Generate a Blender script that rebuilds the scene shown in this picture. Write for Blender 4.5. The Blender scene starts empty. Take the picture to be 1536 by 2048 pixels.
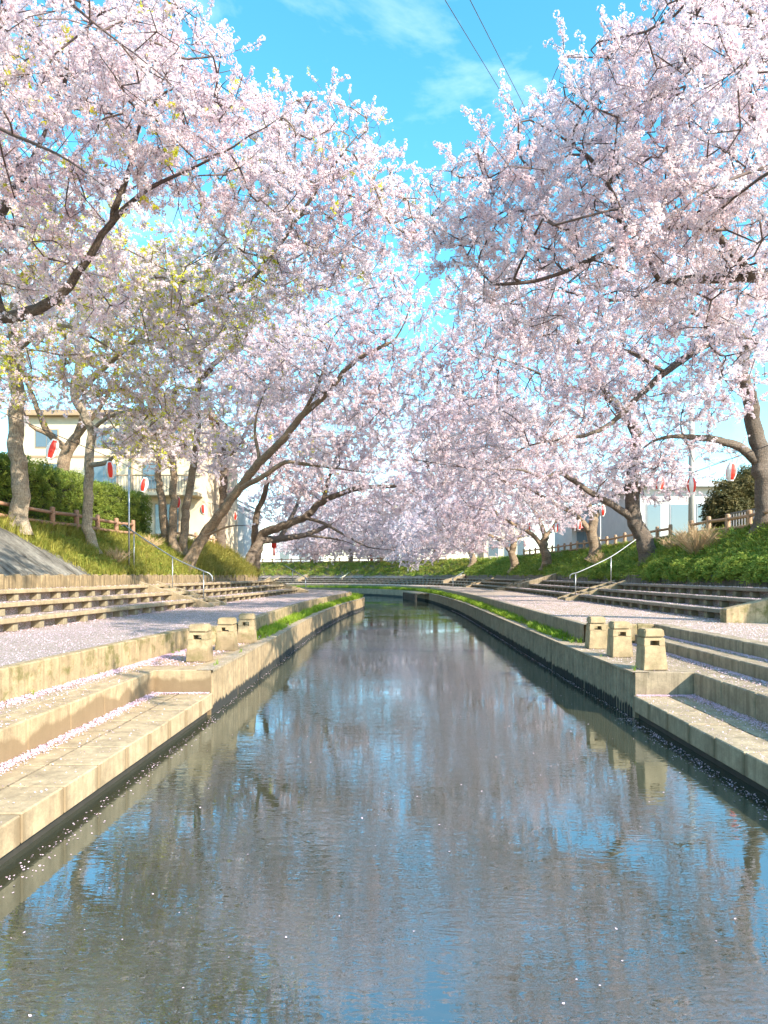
import bpy, bmesh, math, random
import numpy as np
from mathutils import Vector, Matrix

# ------------------------------------------------------------------ camera, sky, sun, exposure
SC = bpy.context.scene
COL = SC.collection
H = 2.4                      # camera height above the water
F = 1365.0                   # focal length in photograph pixels
CX, CY = 800.0, 1150.0       # principal point of the level view
cam_d = bpy.data.cameras.new('camera'); cam = bpy.data.objects.new('camera', cam_d); COL.objects.link(cam)
cam.location = (0, 0, H); cam.rotation_euler = (math.radians(90), 0, 0)
cam_d.sensor_width = 36; cam_d.lens = 36 * F / 2048
cam_d.shift_x = -(CX - 768) / 2048; cam_d.shift_y = (CY - 1024) / 2048
cam_d.clip_start = 0.05; cam_d.clip_end = 6000
SC.camera = cam
SUN = Vector((1.2, -1.0, 1.0)).normalized()
sun_d = bpy.data.lights.new('sun', 'SUN'); sun_d.energy = 3.9; sun_d.angle = math.radians(0.6); sun_d.color = (1.0, 0.89, 0.73)
sun_o = bpy.data.objects.new('sun', sun_d); COL.objects.link(sun_o)
sun_o.rotation_euler = SUN.to_track_quat('Z', 'Y').to_euler(); sun_o.location = (30, -25, 40)
world = bpy.data.worlds.new('World'); SC.world = world; world.use_nodes = True
wn = world.node_tree; wn.nodes.clear()
def W(t): return wn.nodes.new(t)
sky = W('ShaderNodeTexSky'); sky.sky_type = 'NISHITA'; sky.sun_disc = False
sky.sun_elevation = math.asin(SUN.z); sky.sun_rotation = math.atan2(SUN.x, SUN.y)
sky.air_density = 1.0; sky.dust_density = 0.4; sky.ozone_density = 1.6
hs = W('ShaderNodeHueSaturation'); hs.inputs['Saturation'].default_value = 1.3; hs.inputs['Hue'].default_value = 0.472; hs.inputs['Value'].default_value = 1.1
tc = W('ShaderNodeTexCoord'); mp = W('ShaderNodeMapping'); mp.inputs['Scale'].default_value = (1.6, 1.2, 4.2); mp.inputs['Rotation'].default_value = (0.2, 0.3, 0.5)
nz = W('ShaderNodeTexNoise'); nz.inputs['Scale'].default_value = 1.5; nz.inputs['Detail'].default_value = 9; nz.inputs['Roughness'].default_value = 0.58; nz.inputs['Distortion'].default_value = 0.5
cr = W('ShaderNodeValToRGB'); cr.color_ramp.elements[0].position = 0.53; cr.color_ramp.elements[1].position = 0.95; cr.color_ramp.elements[1].color = (.5, .5, .5, 1)
mxw = W('ShaderNodeMix'); mxw.data_type = 'RGBA'; mxw.inputs[7].default_value = (8.0, 8.3, 8.6, 1)
bg = W('ShaderNodeBackground'); bg.inputs['Strength'].default_value = 0.15
wo = W('ShaderNodeOutputWorld')
L = wn.links.new
L(sky.outputs[0], hs.inputs['Color']); L(tc.outputs['Generated'], mp.inputs[0]); L(mp.outputs[0], nz.inputs['Vector'])
L(nz.outputs[0], cr.inputs[0]); L(cr.outputs[0], mxw.inputs[0]); L(hs.outputs[0], mxw.inputs[6]); L(mxw.outputs[2], bg.inputs[0]); L(bg.outputs[0], wo.inputs[0])
SC.view_settings.view_transform = 'Standard'; SC.view_settings.look = 'None'; SC.view_settings.gamma = 1.0
SC.view_settings.exposure = 1.52
SC.cycles.max_bounces = 8; SC.cycles.diffuse_bounces = 4; SC.cycles.glossy_bounces = 3; SC.cycles.transmission_bounces = 4; SC.cycles.transparent_max_bounces = 6
SC.cycles.use_denoising = True; SC.cycles.caustics_reflective = False; SC.cycles.caustics_refractive = False
SC.cycles.sample_clamp_indirect = 6.0

# ------------------------------------------------------------------ helpers
def P(px, py, d):
    return Vector(((px - CX) / F * d, d, H - (py - CY) / F * d))
def tag(o, label=None, cat=None, group=None, kind=None):
    if label: o['label'] = label
    if cat: o['category'] = cat
    if group: o['group'] = group
    if kind: o['kind'] = kind
    return o
def empty(name, loc, label, cat, group=None, rz=0):
    o = bpy.data.objects.new(name, None); COL.objects.link(o); o.location = loc; o.rotation_euler = (0, 0, rz)
    o.empty_display_size = 0.2
    return tag(o, label, cat, group)
def link(name, me, parent=None, loc=None, rot=None, scale=None):
    o = bpy.data.objects.new(name, me); COL.objects.link(o)
    if loc is not None: o.location = loc
    if rot is not None: o.rotation_euler = rot
    if scale is not None: o.scale = scale
    if parent is not None:
        o.parent = parent
        # children are given in world coordinates; the parent is only translated / turned about z
        o.matrix_parent_inverse = (Matrix.Translation(parent.location) @ parent.rotation_euler.to_matrix().to_4x4()).inverted()
    return o
def mesh_from(name, V, Fc, mats, midx=None, smooth=False):
    me = bpy.data.meshes.new(name)
    me.from_pydata([tuple(v) for v in V], [], [tuple(f) for f in Fc])
    for m in (mats if isinstance(mats, (list, tuple)) else [mats]): me.materials.append(m)
    if midx is not None: me.polygons.foreach_set('material_index', np.asarray(midx, dtype=np.int32))
    if smooth: me.polygons.foreach_set('use_smooth', np.ones(len(me.polygons), dtype=bool))
    me.update(); return me
def np_mesh(name, V, Fc, mats, midx=None, smooth=False):
    """fast mesh: V (n,3), Fc (m,k) with constant k"""
    V = np.ascontiguousarray(V, dtype=np.float32); Fc = np.ascontiguousarray(Fc, dtype=np.int32)
    me = bpy.data.meshes.new(name); k = Fc.shape[1]
    me.vertices.add(len(V)); me.vertices.foreach_set('co', V.ravel())
    me.loops.add(Fc.size); me.loops.foreach_set('vertex_index', Fc.ravel())
    me.polygons.add(len(Fc)); me.polygons.foreach_set('loop_start', np.arange(0, Fc.size, k, dtype=np.int32))
    for m in (mats if isinstance(mats, (list, tuple)) else [mats]): me.materials.append(m)
    if midx is not None: me.polygons.foreach_set('material_index', np.asarray(midx, dtype=np.int32))
    me.polygons.foreach_set('use_smooth', np.full(len(Fc), smooth, dtype=bool))
    me.update(calc_edges=True); me.validate(); return me
_box = {}
def box_mesh(dx, dy, dz, mat, bevel=0.012, name='block', taper=(1, 1), wob=0.0, seed=0):
    """box centred in x,y, standing on z=0, with softened edges"""
    key = (round(dx, 4), round(dy, 4), round(dz, 4), mat.name, bevel, taper, wob, seed)
    if key in _box: return _box[key]
    bm = bmesh.new(); bmesh.ops.create_cube(bm, size=1)
    for v in bm.verts:
        top = v.co.z > 0
        v.co = Vector((v.co.x * dx * (taper[0] if top else 1), v.co.y * dy * (taper[1] if top else 1), (v.co.z + .5) * dz))
    if wob:
        r = random.Random(seed)
        for v in bm.verts: v.co += Vector((r.uniform(-wob, wob), r.uniform(-wob, wob), r.uniform(-wob, wob) if v.co.z > dz / 2 else 0))
    if bevel: bmesh.ops.bevel(bm, geom=list(bm.edges), offset=bevel, segments=1, affect='EDGES')
    me = bpy.data.meshes.new(name); bm.to_mesh(me); bm.free(); me.materials.append(mat); _box[key] = me
    return me
def tube(pts, radii, sides=8, cap=True):
    """tube along pts -> V, F (quads) lists"""
    pts = [Vector(p) for p in pts]; V = []; Fc = []
    n = len(pts)
    if not hasattr(radii, '__len__'): radii = [radii] * n
    up = Vector((0.21, 0.35, 0.91))
    for i, p in enumerate(pts):
        d = (pts[min(i + 1, n - 1)] - pts[max(i - 1, 0)]).normalized()
        if abs(d.dot(up)) > .97: up = Vector((0.9, 0.1, 0.3)).normalized()
        a = d.cross(up).normalized(); b = d.cross(a)
        for k in range(sides):
            t = 2 * math.pi * k / sides
            V.append(p + (a * math.cos(t) + b * math.sin(t)) * radii[i])
        if i:
            for k in range(sides):
                k2 = (k + 1) % sides
                Fc.append(((i - 1) * sides + k, (i - 1) * sides + k2, i * sides + k2, i * sides + k))
    if cap:
        Fc.append(tuple(range(sides - 1, -1, -1))); Fc.append(tuple((n - 1) * sides + k for k in range(sides)))
    return V, Fc
def tube_mesh(name, pts, radii, mat, sides=8):
    V, Fc = tube(pts, radii, sides); return mesh_from(name, V, Fc, mat, smooth=True)
def catmull(pts, step):
    """smooth 2D/3D polyline resampled at about step metres"""
    A = np.array(pts, float); out = []
    E = np.vstack([2 * A[0] - A[1], A, 2 * A[-1] - A[-2]])
    for i in range(1, len(E) - 2):
        p0, p1, p2, p3 = E[i - 1:i + 3]
        n = max(2, int(np.linalg.norm(p2 - p1) / (step * .25)))
        for t in np.linspace(0, 1, n, endpoint=False):
            out.append(.5 * ((2 * p1) + (p2 - p0) * t + (2 * p0 - 5 * p1 + 4 * p2 - p3) * t ** 2 + (3 * p1 - p0 - 3 * p2 + p3) * t ** 3))
    out.append(A[-1]); out = np.array(out)
    s = np.r_[0, np.cumsum(np.linalg.norm(np.diff(out, axis=0), axis=1))]
    m = max(2, int(round(s[-1] / step)) + 1); q = np.linspace(0, s[-1], m)
    return np.stack([np.interp(q, s, out[:, k]) for k in range(out.shape[1])], 1)
def resample(L_, n):
    s = np.r_[0, np.cumsum(np.linalg.norm(np.diff(L_, axis=0), axis=1))]; q = np.linspace(0, s[-1], n)
    return np.stack([np.interp(q, s, L_[:, k]) for k in range(L_.shape[1])], 1)
def normals2(L_):
    t = np.gradient(L_, axis=0); t /= np.linalg.norm(t, axis=1)[:, None] + 1e-9
    return np.stack([t[:, 1], -t[:, 0]], 1)          # to the right of the direction of travel
def offset(L_, d):
    d = np.asarray(d, float); return L_ + normals2(L_) * (d[:, None] if d.ndim else d)
def with_z(L_, z): return np.c_[L_, np.full(len(L_), z)]
def ruled(name, lines, mat, smooth=False):
    n = len(lines[0]); V = np.vstack(lines); Fc = []
    for k in range(len(lines) - 1):
        a = np.arange(n - 1) + k * n; Fc.append(np.stack([a, a + 1, a + 1 + n, a + n], 1))
    return np_mesh(name, V, np.vstack(Fc), mat, smooth=smooth)
def flip(me):
    me.flip_normals(); return me

# ------------------------------------------------------------------ materials
def newmat(name):
    m = bpy.data.materials.new(name); m.use_nodes = True; nt = m.node_tree; nt.nodes.clear()
    out = nt.nodes.new('ShaderNodeOutputMaterial'); b = nt.nodes.new('ShaderNodeBsdfPrincipled'); nt.links.new(b.outputs[0], out.inputs[0])
    return m, nt, b, out
class NT:
    def __init__(s, nt): s.nt = nt
    def n(s, t, **kw):
        x = s.nt.nodes.new(t)
        for k, v in kw.items(): setattr(x, k, v)
        return x
    def l(s, a, b): s.nt.links.new(a, b)
    def pos(s): return s.n('ShaderNodeNewGeometry').outputs['Position']
    def mapped(s, vec, scale=(1, 1, 1), rot=(0, 0, 0)):
        m = s.n('ShaderNodeMapping'); m.inputs['Scale'].default_value = scale; m.inputs['Rotation'].default_value = rot; s.l(vec, m.inputs[0]); return m.outputs[0]
    def noise(s, vec, scale, detail=4, rough=.55, dist=0):
        x = s.n('ShaderNodeTexNoise'); x.inputs['Scale'].default_value = scale; x.inputs['Detail'].default_value = detail
        x.inputs['Roughness'].default_value = rough; x.inputs['Distortion'].default_value = dist; s.l(vec, x.inputs['Vector']); return x.outputs[0]
    def vor(s, vec, scale, feat='F1', out='Distance'):
        x = s.n('ShaderNodeTexVoronoi'); x.feature = feat; x.inputs['Scale'].default_value = scale; s.l(vec, x.inputs['Vector']); return x.outputs[out]
    def ramp(s, fac, stops, interp='LINEAR'):
        x = s.n('ShaderNodeValToRGB'); e = x.color_ramp.elements; x.color_ramp.interpolation = interp
        while len(e) < len(stops): e.new(.5)
        for i, (p, c) in enumerate(stops):
            e[i].position = p; e[i].color = (c, c, c, 1) if not hasattr(c, '__len__') else (*c, 1)
        s.l(fac, x.inputs[0]); return x.outputs[0]
    def mix(s, fac, a, b, mode='MIX'):
        x = s.n('ShaderNodeMix'); x.data_type = 'RGBA'; x.blend_type = mode
        for v, i in ((fac, 0), (a, 6), (b, 7)):
            if isinstance(v, (int, float)): x.inputs[i].default_value = v
            elif hasattr(v, '__len__'): x.inputs[i].default_value = (*v, 1)
            else: s.l(v, x.inputs[i])
        return x.outputs[2]
    def math(s, op, a, b=0.0, c=0.0):
        x = s.n('ShaderNodeMath', operation=op)
        for v, i in ((a, 0), (b, 1), (c, 2)):
            if isinstance(v, (int, float)): x.inputs[i].default_value = v
            else: s.l(v, x.inputs[i])
        return x.outputs[0]
    def z(s, vec):
        x = s.n('ShaderNodeSeparateXYZ'); s.l(vec, x.inputs[0]); return x.outputs
    def bump(s, h, strength, dist, bsdf):
        x = s.n('ShaderNodeBump'); x.inputs['Strength'].default_value = strength; x.inputs['Distance'].default_value = dist
        s.l(h, x.inputs['Height']); s.l(x.outputs[0], bsdf.inputs['Normal']); return x

def concrete(name, c0, c1, streak=0.5, moss=0.0, wet=0.0, waterline=False, rough=.86, joint_stain=None, petals=0.0, stain_z=None):
    m, nt, b, out = newmat(name); T = NT(nt); p = T.pos()
    big = T.noise(p, .9, 5, .6); fine = T.noise(p, 45, 3, .7); mid = T.noise(p, 6, 5, .65)
    col = T.mix(T.ramp(big, [(.3, 0.), (.7, 1.)]), c0, c1)
    col = T.mix(.75, col, T.ramp(mid, [(.28, .55), (.72, 1.08)]), 'MULTIPLY')
    col = T.mix(.55, col, T.ramp(T.noise(p, 2.4, 6, .7, .6), [(.34, .5), (.56, 1.06)]), 'MULTIPLY')
    col = T.mix(.5, col, T.ramp(fine, [(.25, .55), (.7, 1.1)]), 'MULTIPLY')
    if streak:
        st = T.noise(T.mapped(p, (7, 7, .35)), 1.6, 5, .7)
        col = T.mix(T.math('MULTIPLY', T.ramp(st, [(.45, 0.), (.68, 1.)]), streak), col, (c0[0] * .36, c0[1] * .35, c0[2] * .33))
    if wet:
        # damp foot of the face, with a wavy tide mark
        zz = T.z(p)[2]; w = T.noise(T.mapped(p, (1.0, 1.0, .2)), 1.5, 4, .55)
        lim = T.math('MULTIPLY_ADD', w, .62, stain_z - .31)
        f = T.ramp(T.math('MULTIPLY_ADD', T.math('SUBTRACT', lim, zz), 9.0, .5), [(.25, 0.), (.75, 1.)])
        col = T.mix(T.math('MULTIPLY', f, wet), col, (c0[0] * .42, c0[1] * .39, c0[2] * .36))
    if moss:
        mo = T.noise(p, 3.2, 6, .7); col = T.mix(T.math('MULTIPLY', T.ramp(mo, [(.5, 0.), (.66, 1.)]), moss), col, (.105, .1, .022))
    if joint_stain is not None:
        y0, sp, xj = joint_stain
        yy = T.z(p)[1]; fr = T.math('FRACT', T.math('DIVIDE', T.math('SUBTRACT', yy, y0), sp)); dd = T.math('ABSOLUTE', T.math('SUBTRACT', fr, .5))
        dd = T.math('ADD', dd, T.math('MULTIPLY_ADD', T.noise(p, 5, 4, .6), .16, -.08))
        xd = T.math('ABSOLUTE', T.math('SUBTRACT', T.z(p)[0], xj)); wv = T.math('MULTIPLY_ADD', T.noise(p, 14, 4, .7), .05, -.025)
        dirt = T.math('MAXIMUM', T.ramp(T.math('ADD', T.math('ABSOLUTE', T.math('SUBTRACT', fr, .5)), wv), [(.468, 0.), (.490, 1.)]), T.ramp(T.math('ADD', xd, wv), [(.012, 1.), (.03, 0.)]))
        col = T.mix(T.math('MULTIPLY', dirt, .8), col, (.07, .055, .035))
        ver = T.math('ABSOLUTE', T.z(T.n('ShaderNodeNewGeometry').outputs['Normal'])[2])
        f = T.math('MULTIPLY', T.ramp(dd, [(.36, 0.), (.44, 1.)]), T.ramp(ver, [(.2, 1.), (.6, 0.)]))
        col = T.mix(T.math('MULTIPLY', f, .75), col, (c0[0] * .42, c0[1] * .4, c0[2] * .36))
    if petals:
        v = T.n('ShaderNodeTexVoronoi'); v.inputs['Scale'].default_value = 42; T.l(p, v.inputs['Vector'])
        f = T.math('MULTIPLY', T.ramp(v.outputs['Distance'], [(.30, 1.), (.36, 0.)]), T.math('GREATER_THAN', T.z(v.outputs['Color'])[0], 1 - petals))
        up = T.z(T.n('ShaderNodeNewGeometry').outputs['Normal'])[2]
        col = T.mix(T.math('MULTIPLY', f, T.ramp(up, [(.6, 0.), (.8, 1.)])), col, (.74, .56, .62))
    rr = rough
    if waterline:
        zz = T.z(p)[2]; w = T.noise(T.mapped(p, (9, 9, 1.2)), 1.4, 5, .75)
        f = T.ramp(T.math('MULTIPLY_ADD', T.math('SUBTRACT', T.math('MULTIPLY', w, .34), zz), 14, .5), [(.3, 0.), (.7, 1.)])
        col = T.mix(f, col, (.020, .021, .018))
    T.l(col, b.inputs['Base Color']); b.inputs['Roughness'].default_value = rr
    T.bump(T.math('ADD', T.math('MULTIPLY', fine, .5), mid), .35, .012, b)
    return m
def simple(name, c0, c1=None, scale=8, rough=.7, bump=.2, metallic=0.0, stretch=(1, 1, 1), bd=.01):
    m, nt, b, out = newmat(name); T = NT(nt); c1 = c1 or tuple(x * .6 for x in c0)
    n = T.noise(T.mapped(T.pos(), stretch), scale, 5, .65)
    T.l(T.mix(T.ramp(n, [(.3, 0.), (.7, 1.)]), c0, c1), b.inputs['Base Color']); b.inputs['Roughness'].default_value = rough; b.inputs['Metallic'].default_value = metallic
    if bump: T.bump(n, bump, bd, b)
    return m
def leafmat(name, c0, c1, trans=.35, rough=.55):
    m, nt, b, out = newmat(name); T = NT(nt)
    oi = T.n('ShaderNodeObjectInfo'); n = T.noise(T.pos(), 2.2, 3)
    f = T.math('ADD', T.math('MULTIPLY', oi.outputs['Random'], .6), T.math('MULTIPLY', n, .45))
    c = T.mix(f, c0, c1); T.l(c, b.inputs['Base Color']); b.inputs['Roughness'].default_value = rough; b.inputs['Specular IOR Level'].default_value = .25
    tr = T.n('ShaderNodeBsdfTranslucent'); T.l(c, tr.inputs[0]); ms = T.n('ShaderNodeMixShader'); ms.inputs[0].default_value = trans
    T.l(b.outputs[0], ms.inputs[1]); T.l(tr.outputs[0], ms.inputs[2]); T.l(ms.outputs[0], out.inputs[0]); return m

M = {}
M['conc_left'] = concrete('concrete_sunny', (.40, .29, .165), (.50, .375, .225), streak=.6, waterline=True)
M['conc_right'] = concrete('concrete_grey', (.36, .285, .19), (.45, .365, .25), streak=.55, waterline=True)
M['landing'] = concrete('concrete_landing', (.46, .335, .195), (.54, .405, .245), streak=.5, wet=.85, stain_z=.62, petals=.05)
M['slab'] = concrete('concrete_slab', (.48, .355, .21), (.56, .43, .27), streak=.4, joint_stain=(.58, .74, -3.757), petals=.03)
M['slab_r'] = concrete('concrete_slab_grey', (.44, .345, .22), (.52, .42, .28), streak=.45, joint_stain=(.33, .74, 4.457), petals=.12)
M['curb'] = concrete('concrete_curb', (.42, .31, .175), (.50, .38, .22), streak=.65, moss=.9, petals=.05)
M['curb_r'] = concrete('concrete_curb_grey', (.36, .285, .19), (.44, .355, .24), streak=.75, moss=.15, petals=.12)
M['cap'] = concrete('concrete_apron', (.38, .30, .2), (.47, .38, .26), streak=0, moss=.12, petals=.22)
M['stone'] = concrete('lantern_stone', (.47, .35, .2), (.54, .41, .245), streak=.25, moss=.6, wet=.6, stain_z=1.0)
M['stone_r'] = concrete('lantern_stone_buff', (.49, .36, .2), (.55, .415, .245), streak=.12, moss=.25)
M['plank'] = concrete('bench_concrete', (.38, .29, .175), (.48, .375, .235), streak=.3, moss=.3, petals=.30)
M['plank_r'] = concrete('bench_concrete_tree_shade', (.27, .235, .18), (.35, .305, .235), streak=.3, petals=.30)  # darker than the sunny bank's planks: tree shade is put into the colour
M['support'] = concrete('support_concrete', (.30, .25, .16), (.38, .31, .2), streak=.2)
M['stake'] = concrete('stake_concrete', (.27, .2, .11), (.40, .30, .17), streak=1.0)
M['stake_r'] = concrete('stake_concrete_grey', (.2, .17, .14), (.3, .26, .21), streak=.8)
M['slope'] = concrete('sprayed_concrete', (.17, .16, .14), (.30, .285, .25), streak=.0, moss=0)
def slope_mat():
    m, nt, b, out = newmat('sprayed_concrete_slope'); T = NT(nt); p = T.pos()
    n1 = T.noise(T.mapped(p, (.5, 2.2, .5)), 1.6, 6, .7, .4); n2 = T.noise(p, 9, 5, .7); n3 = T.noise(p, 60, 3, .7)
    col = T.mix(T.ramp(n1, [(.36, 0.), (.62, 1.)]), (.075, .068, .055), (.31, .295, .26))
    col = T.mix(.6, col, T.ramp(n2, [(.3, .35), (.65, 1.15)]), 'MULTIPLY'); col = T.mix(.5, col, T.ramp(n3, [(.3, .5), (.7, 1.2)]), 'MULTIPLY')
    T.l(col, b.inputs['Base Color']); b.inputs['Roughness'].default_value = .95; T.bump(T.math('ADD', n2, T.math('MULTIPLY', n3, .4)), 1.0, .06, b); return m
M['slope'] = slope_mat()
M['logfence'] = simple('fence_brown', (.25, .135, .085), (.36, .21, .13), scale=9, rough=.75, stretch=(1, 1, 3))
M['logfence_r'] = simple('fence_tan', (.34, .21, .125), (.44, .29, .18), scale=9, rough=.75)
M['steel'] = simple('galvanised_steel', (.55, .56, .57), (.42, .43, .44), scale=30, rough=.38, bump=.05, metallic=.85)
M['creamrail'] = simple('cream_rail', (.7, .66, .5), (.6, .56, .42), rough=.5, bump=0)
M['soil'] = simple('soil', (.13, .10, .06), (.2, .16, .085), scale=5, rough=.95, bump=.6, bd=.05)
M['ground'] = simple('ground_earth', (.22, .19, .13), (.14, .15, .07), scale=1.2, rough=.95, bump=.3, bd=.05)
M['red'] = simple('paper_red', (.80, .045, .025), (.7, .035, .02), rough=.5, bump=0)
M['white'] = simple('paper_white', (.85, .84, .82), (.8, .78, .76), rough=.5, bump=0)
M['black'] = simple('black_fitting', (.03, .03, .03), (.05, .05, .05), rough=.5, bump=0)
M['cable'] = simple('cable', (.05, .05, .055), (.08, .08, .08), rough=.6, bump=0)

# bark
def bark(name, a, c, s=1.0):
    m, nt, b, out = newmat(name); T = NT(nt); p = T.pos()
    n1 = T.noise(T.mapped(p, (1, 1, 5.5)), 5 * s, 6, .7); n2 = T.noise(p, 2.2, 5, .65); n3 = T.noise(T.mapped(p, (14, 14, 3)), 3, 5, .7)
    col = T.mix(T.ramp(n1, [(.32, 0.), (.68, 1.)]), a, c)
    col = T.mix(.7, col, T.ramp(n2, [(.25, .4), (.72, 1.2)]), 'MULTIPLY')
    col = T.mix(.75, col, T.ramp(n3, [(.34, .25), (.56, 1.2)]), 'MULTIPLY')
    T.l(col, b.inputs['Base Color']); b.inputs['Roughness'].default_value = .85
    T.bump(T.math('ADD', n1, T.math('MULTIPLY', n3, 1.3)), 1.0, .06, b); return m
M['bark'] = bark('bark_cherry', (.25, .175, .115), (.44, .33, .22))
M['bark_pale'] = bark('bark_pale', (.40, .325, .24), (.56, .46, .34), .7)
M['bark_dark'] = bark('bark_dark', (.13, .1, .08), (.27, .215, .165))
M['twig'] = simple('twig_bark', (.075, .052, .047), (.125, .088, .075), scale=20, rough=.8, bump=0)

# petals and leaves
def petalmat(name, c0, c1, trans=.38):
    m, nt, b, out = newmat(name); T = NT(nt)
    oi = T.n('ShaderNodeObjectInfo'); n = T.noise(T.pos(), .45, 3)
    f = T.math('MULTIPLY_ADD', oi.outputs['Random'], .55, T.math('MULTIPLY_ADD', n, 1.2, -.35))
    c = T.mix(T.ramp(f, [(.1, 0.), (.9, 1.)]), c0, c1)
    df = T.n('ShaderNodeBsdfDiffuse'); T.l(c, df.inputs[0]); tr = T.n('ShaderNodeBsdfTranslucent'); T.l(c, tr.inputs[0])
    ms = T.n('ShaderNodeMixShader'); ms.inputs[0].default_value = trans
    T.l(df.outputs[0], ms.inputs[1]); T.l(tr.outputs[0], ms.inputs[2]); T.l(ms.outputs[0], out.inputs[0]); nt.nodes.remove(b); return m
M['petal'] = petalmat('petal_pink_white', (.89, .84, .85), (.88, .755, .80), .56)
M['heart'] = petalmat('petal_heart', (.74, .34, .44), (.68, .36, .42), .35)
M['leaf_young'] = leafmat('leaf_young', (.68, .74, .07), (.74, .66, .09), .6)
M['fallen'] = petalmat('petal_fallen', (.80, .64, .70), (.80, .56, .69), .15)
M['grass'] = leafmat('grass_bright', (.16, .30, .022), (.36, .46, .05))
M['bank_grass'] = leafmat('bank_grass', (.17, .24, .03), (.46, .40, .10))
M['sasa'] = leafmat('bamboo_grass', (.18, .22, .04), (.46, .38, .11))
M['shrubleaf'] = leafmat('shrub_leaf', (.07, .20, .03), (.42, .46, .08))
M['hedgeleaf'] = leafmat('hedge_leaf', (.07, .15, .025), (.30, .35, .06))
M['everleaf'] = leafmat('evergreen_leaf', (.05, .07, .025), (.18, .14, .05))
M['drystem'] = simple('dry_stem', (.52, .38, .22), (.40, .27, .15), scale=4, rough=.8, bump=0)

# petal-strewn gravel
def path_mat(name, d0, d1, ga, gb):
    m, nt, b, out = newmat(name); T = NT(nt); p = T.pos()
    g = T.noise(p, 60, 3, .7); base = T.mix(T.ramp(g, [(.3, 0.), (.7, 1.)]), ga, gb)
    base = T.mix(.5, base, T.ramp(T.noise(p, .7, 4), [(.3, .65), (.7, 1.1)]), 'MULTIPLY')
    v = T.n('ShaderNodeTexVoronoi'); v.inputs['Scale'].default_value = 46; T.l(p, v.inputs['Vector'])
    dens = T.ramp(T.noise(T.mapped(p, (1, .45, 1)), .55, 5, .6), [(.3, d0), (.7, d1)])
    f = T.math('MULTIPLY', T.ramp(v.outputs['Distance'], [(.40, 1.), (.48, 0.)]), T.math('LESS_THAN', T.z(v.outputs['Color'])[0], dens))
    pc = T.mix(T.z(v.outputs['Color'])[1], (.70, .55, .60), (.62, .47, .56))
    T.l(T.mix(f, base, pc), b.inputs['Base Color']); b.inputs['Roughness'].default_value = .9
    T.bump(T.math('ADD', g, T.math('MULTIPLY', f, .7)), .7, .012, b); return m
M['path'] = path_mat('petal_strewn_gravel', .38, .85, (.20, .16, .125), (.36, .30, .24))
M['path_r'] = path_mat('buff_gravel', .12, .5, (.27, .21, .15), (.42, .34, .25))
def water_mat():
    m, nt, b, out = newmat('canal_water'); T = NT(nt); p = T.pos()
    murk = T.mix(T.noise(p, .25, 3), (.044, .045, .027), (.060, .061, .038)); nt.nodes.remove(b)
    df = T.n('ShaderNodeBsdfDiffuse'); T.l(murk, df.inputs[0]); gl = T.n('ShaderNodeBsdfGlossy'); gl.inputs['Roughness'].default_value = 0.0; gl.inputs['Color'].default_value = (.78, .89, 1.0, 1)
    w1 = T.noise(T.mapped(p, (.8, 2.6, 1), (0, 0, .10)), 1.5, 2, .5, .8)
    w2 = T.noise(T.mapped(p, (.9, 3.4, 1), (0, 0, -.14)), 2.9, 2, .5, 1.4)
    w3 = T.noise(T.mapped(p, (1.2, 2.6, 1), (0, 0, .2)), 7, 1, .5, 1.0)
    calm = T.ramp(T.noise(p, .3, 2), [(.38, .12), (.62, 1.15)])
    hgt = T.math('MULTIPLY', T.math('ADD', T.math('ADD', T.math('MULTIPLY', w1, .7), T.math('MULTIPLY', w2, .85)), T.math('MULTIPLY', w3, .16)), calm)
    bp = T.n('ShaderNodeBump'); bp.inputs['Strength'].default_value = 1.0; bp.inputs['Distance'].default_value = .0029; T.l(hgt, bp.inputs['Height'])
    fr = T.n('ShaderNodeFresnel'); fr.inputs['IOR'].default_value = 3.6
    for x in (df, gl, fr): T.l(bp.outputs[0], x.inputs['Normal'])
    ms = T.n('ShaderNodeMixShader'); T.l(fr.outputs[0], ms.inputs[0]); T.l(df.outputs[0], ms.inputs[1]); T.l(gl.outputs[0], ms.inputs[2]); T.l(ms.outputs[0], out.inputs[0]); return m
M['water'] = water_mat()

# ------------------------------------------------------------------ the lines of the place
Z_SLAB, Z_LAND, Z_MID, Z_PATH = .385, .77, .985, 1.20
wallL = catmull([(-3.22, 11.7), (-3.28, 17), (-3.45, 25), (-3.4, 33), (-3.1, 41), (-2.62, 47.5), (-2.75, 51), (-4.0, 54.4), (-7, 58.5), (-12, 63), (-22, 69), (-45, 78)], .5)
curbL = catmull([(-3.95, 16.6), (-4.1, 22), (-4.2, 28), (-4.1, 34), (-3.75, 41), (-3.4, 46.5), (-3.7, 50.4), (-5.0, 53.4), (-8, 57.3), (-13, 61.7), (-23, 67.5), (-45, 76)], .5)
benchL = catmull([(-8.35, 3), (-8.12, 14), (-7.55, 27), (-7.05, 40), (-6.9, 46), (-7.5, 49.6), (-9.6, 52), (-14, 54.4), (-24, 58), (-45, 64)], .5)
wallR = catmull([(3.92, 11.45), (3.84, 17), (3.80, 30), (3.70, 42), (3.2, 53), (2.5, 62), (1.0, 71), (-2.5, 79.5), (-8, 86), (-17, 91.5), (-34, 98), (-60, 104)], .5)
curbR = catmull([(4.42, 16.4), (4.45, 30), (4.35, 42), (3.9, 53), (3.3, 62.5), (1.8, 72), (-1.9, 80.8), (-7.6, 87.5), (-16.8, 93), (-33.8, 99.5), (-59.5, 105.5)], .5)
benchR = catmull([(8.45, 17.5), (8.35, 30), (8.3, 45), (8.0, 56), (7.0, 67), (4.6, 77.5), (.2, 87), (-6.5, 94.3), (-16.5, 100), (-33, 106.5), (-58, 113)], .5)
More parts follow.
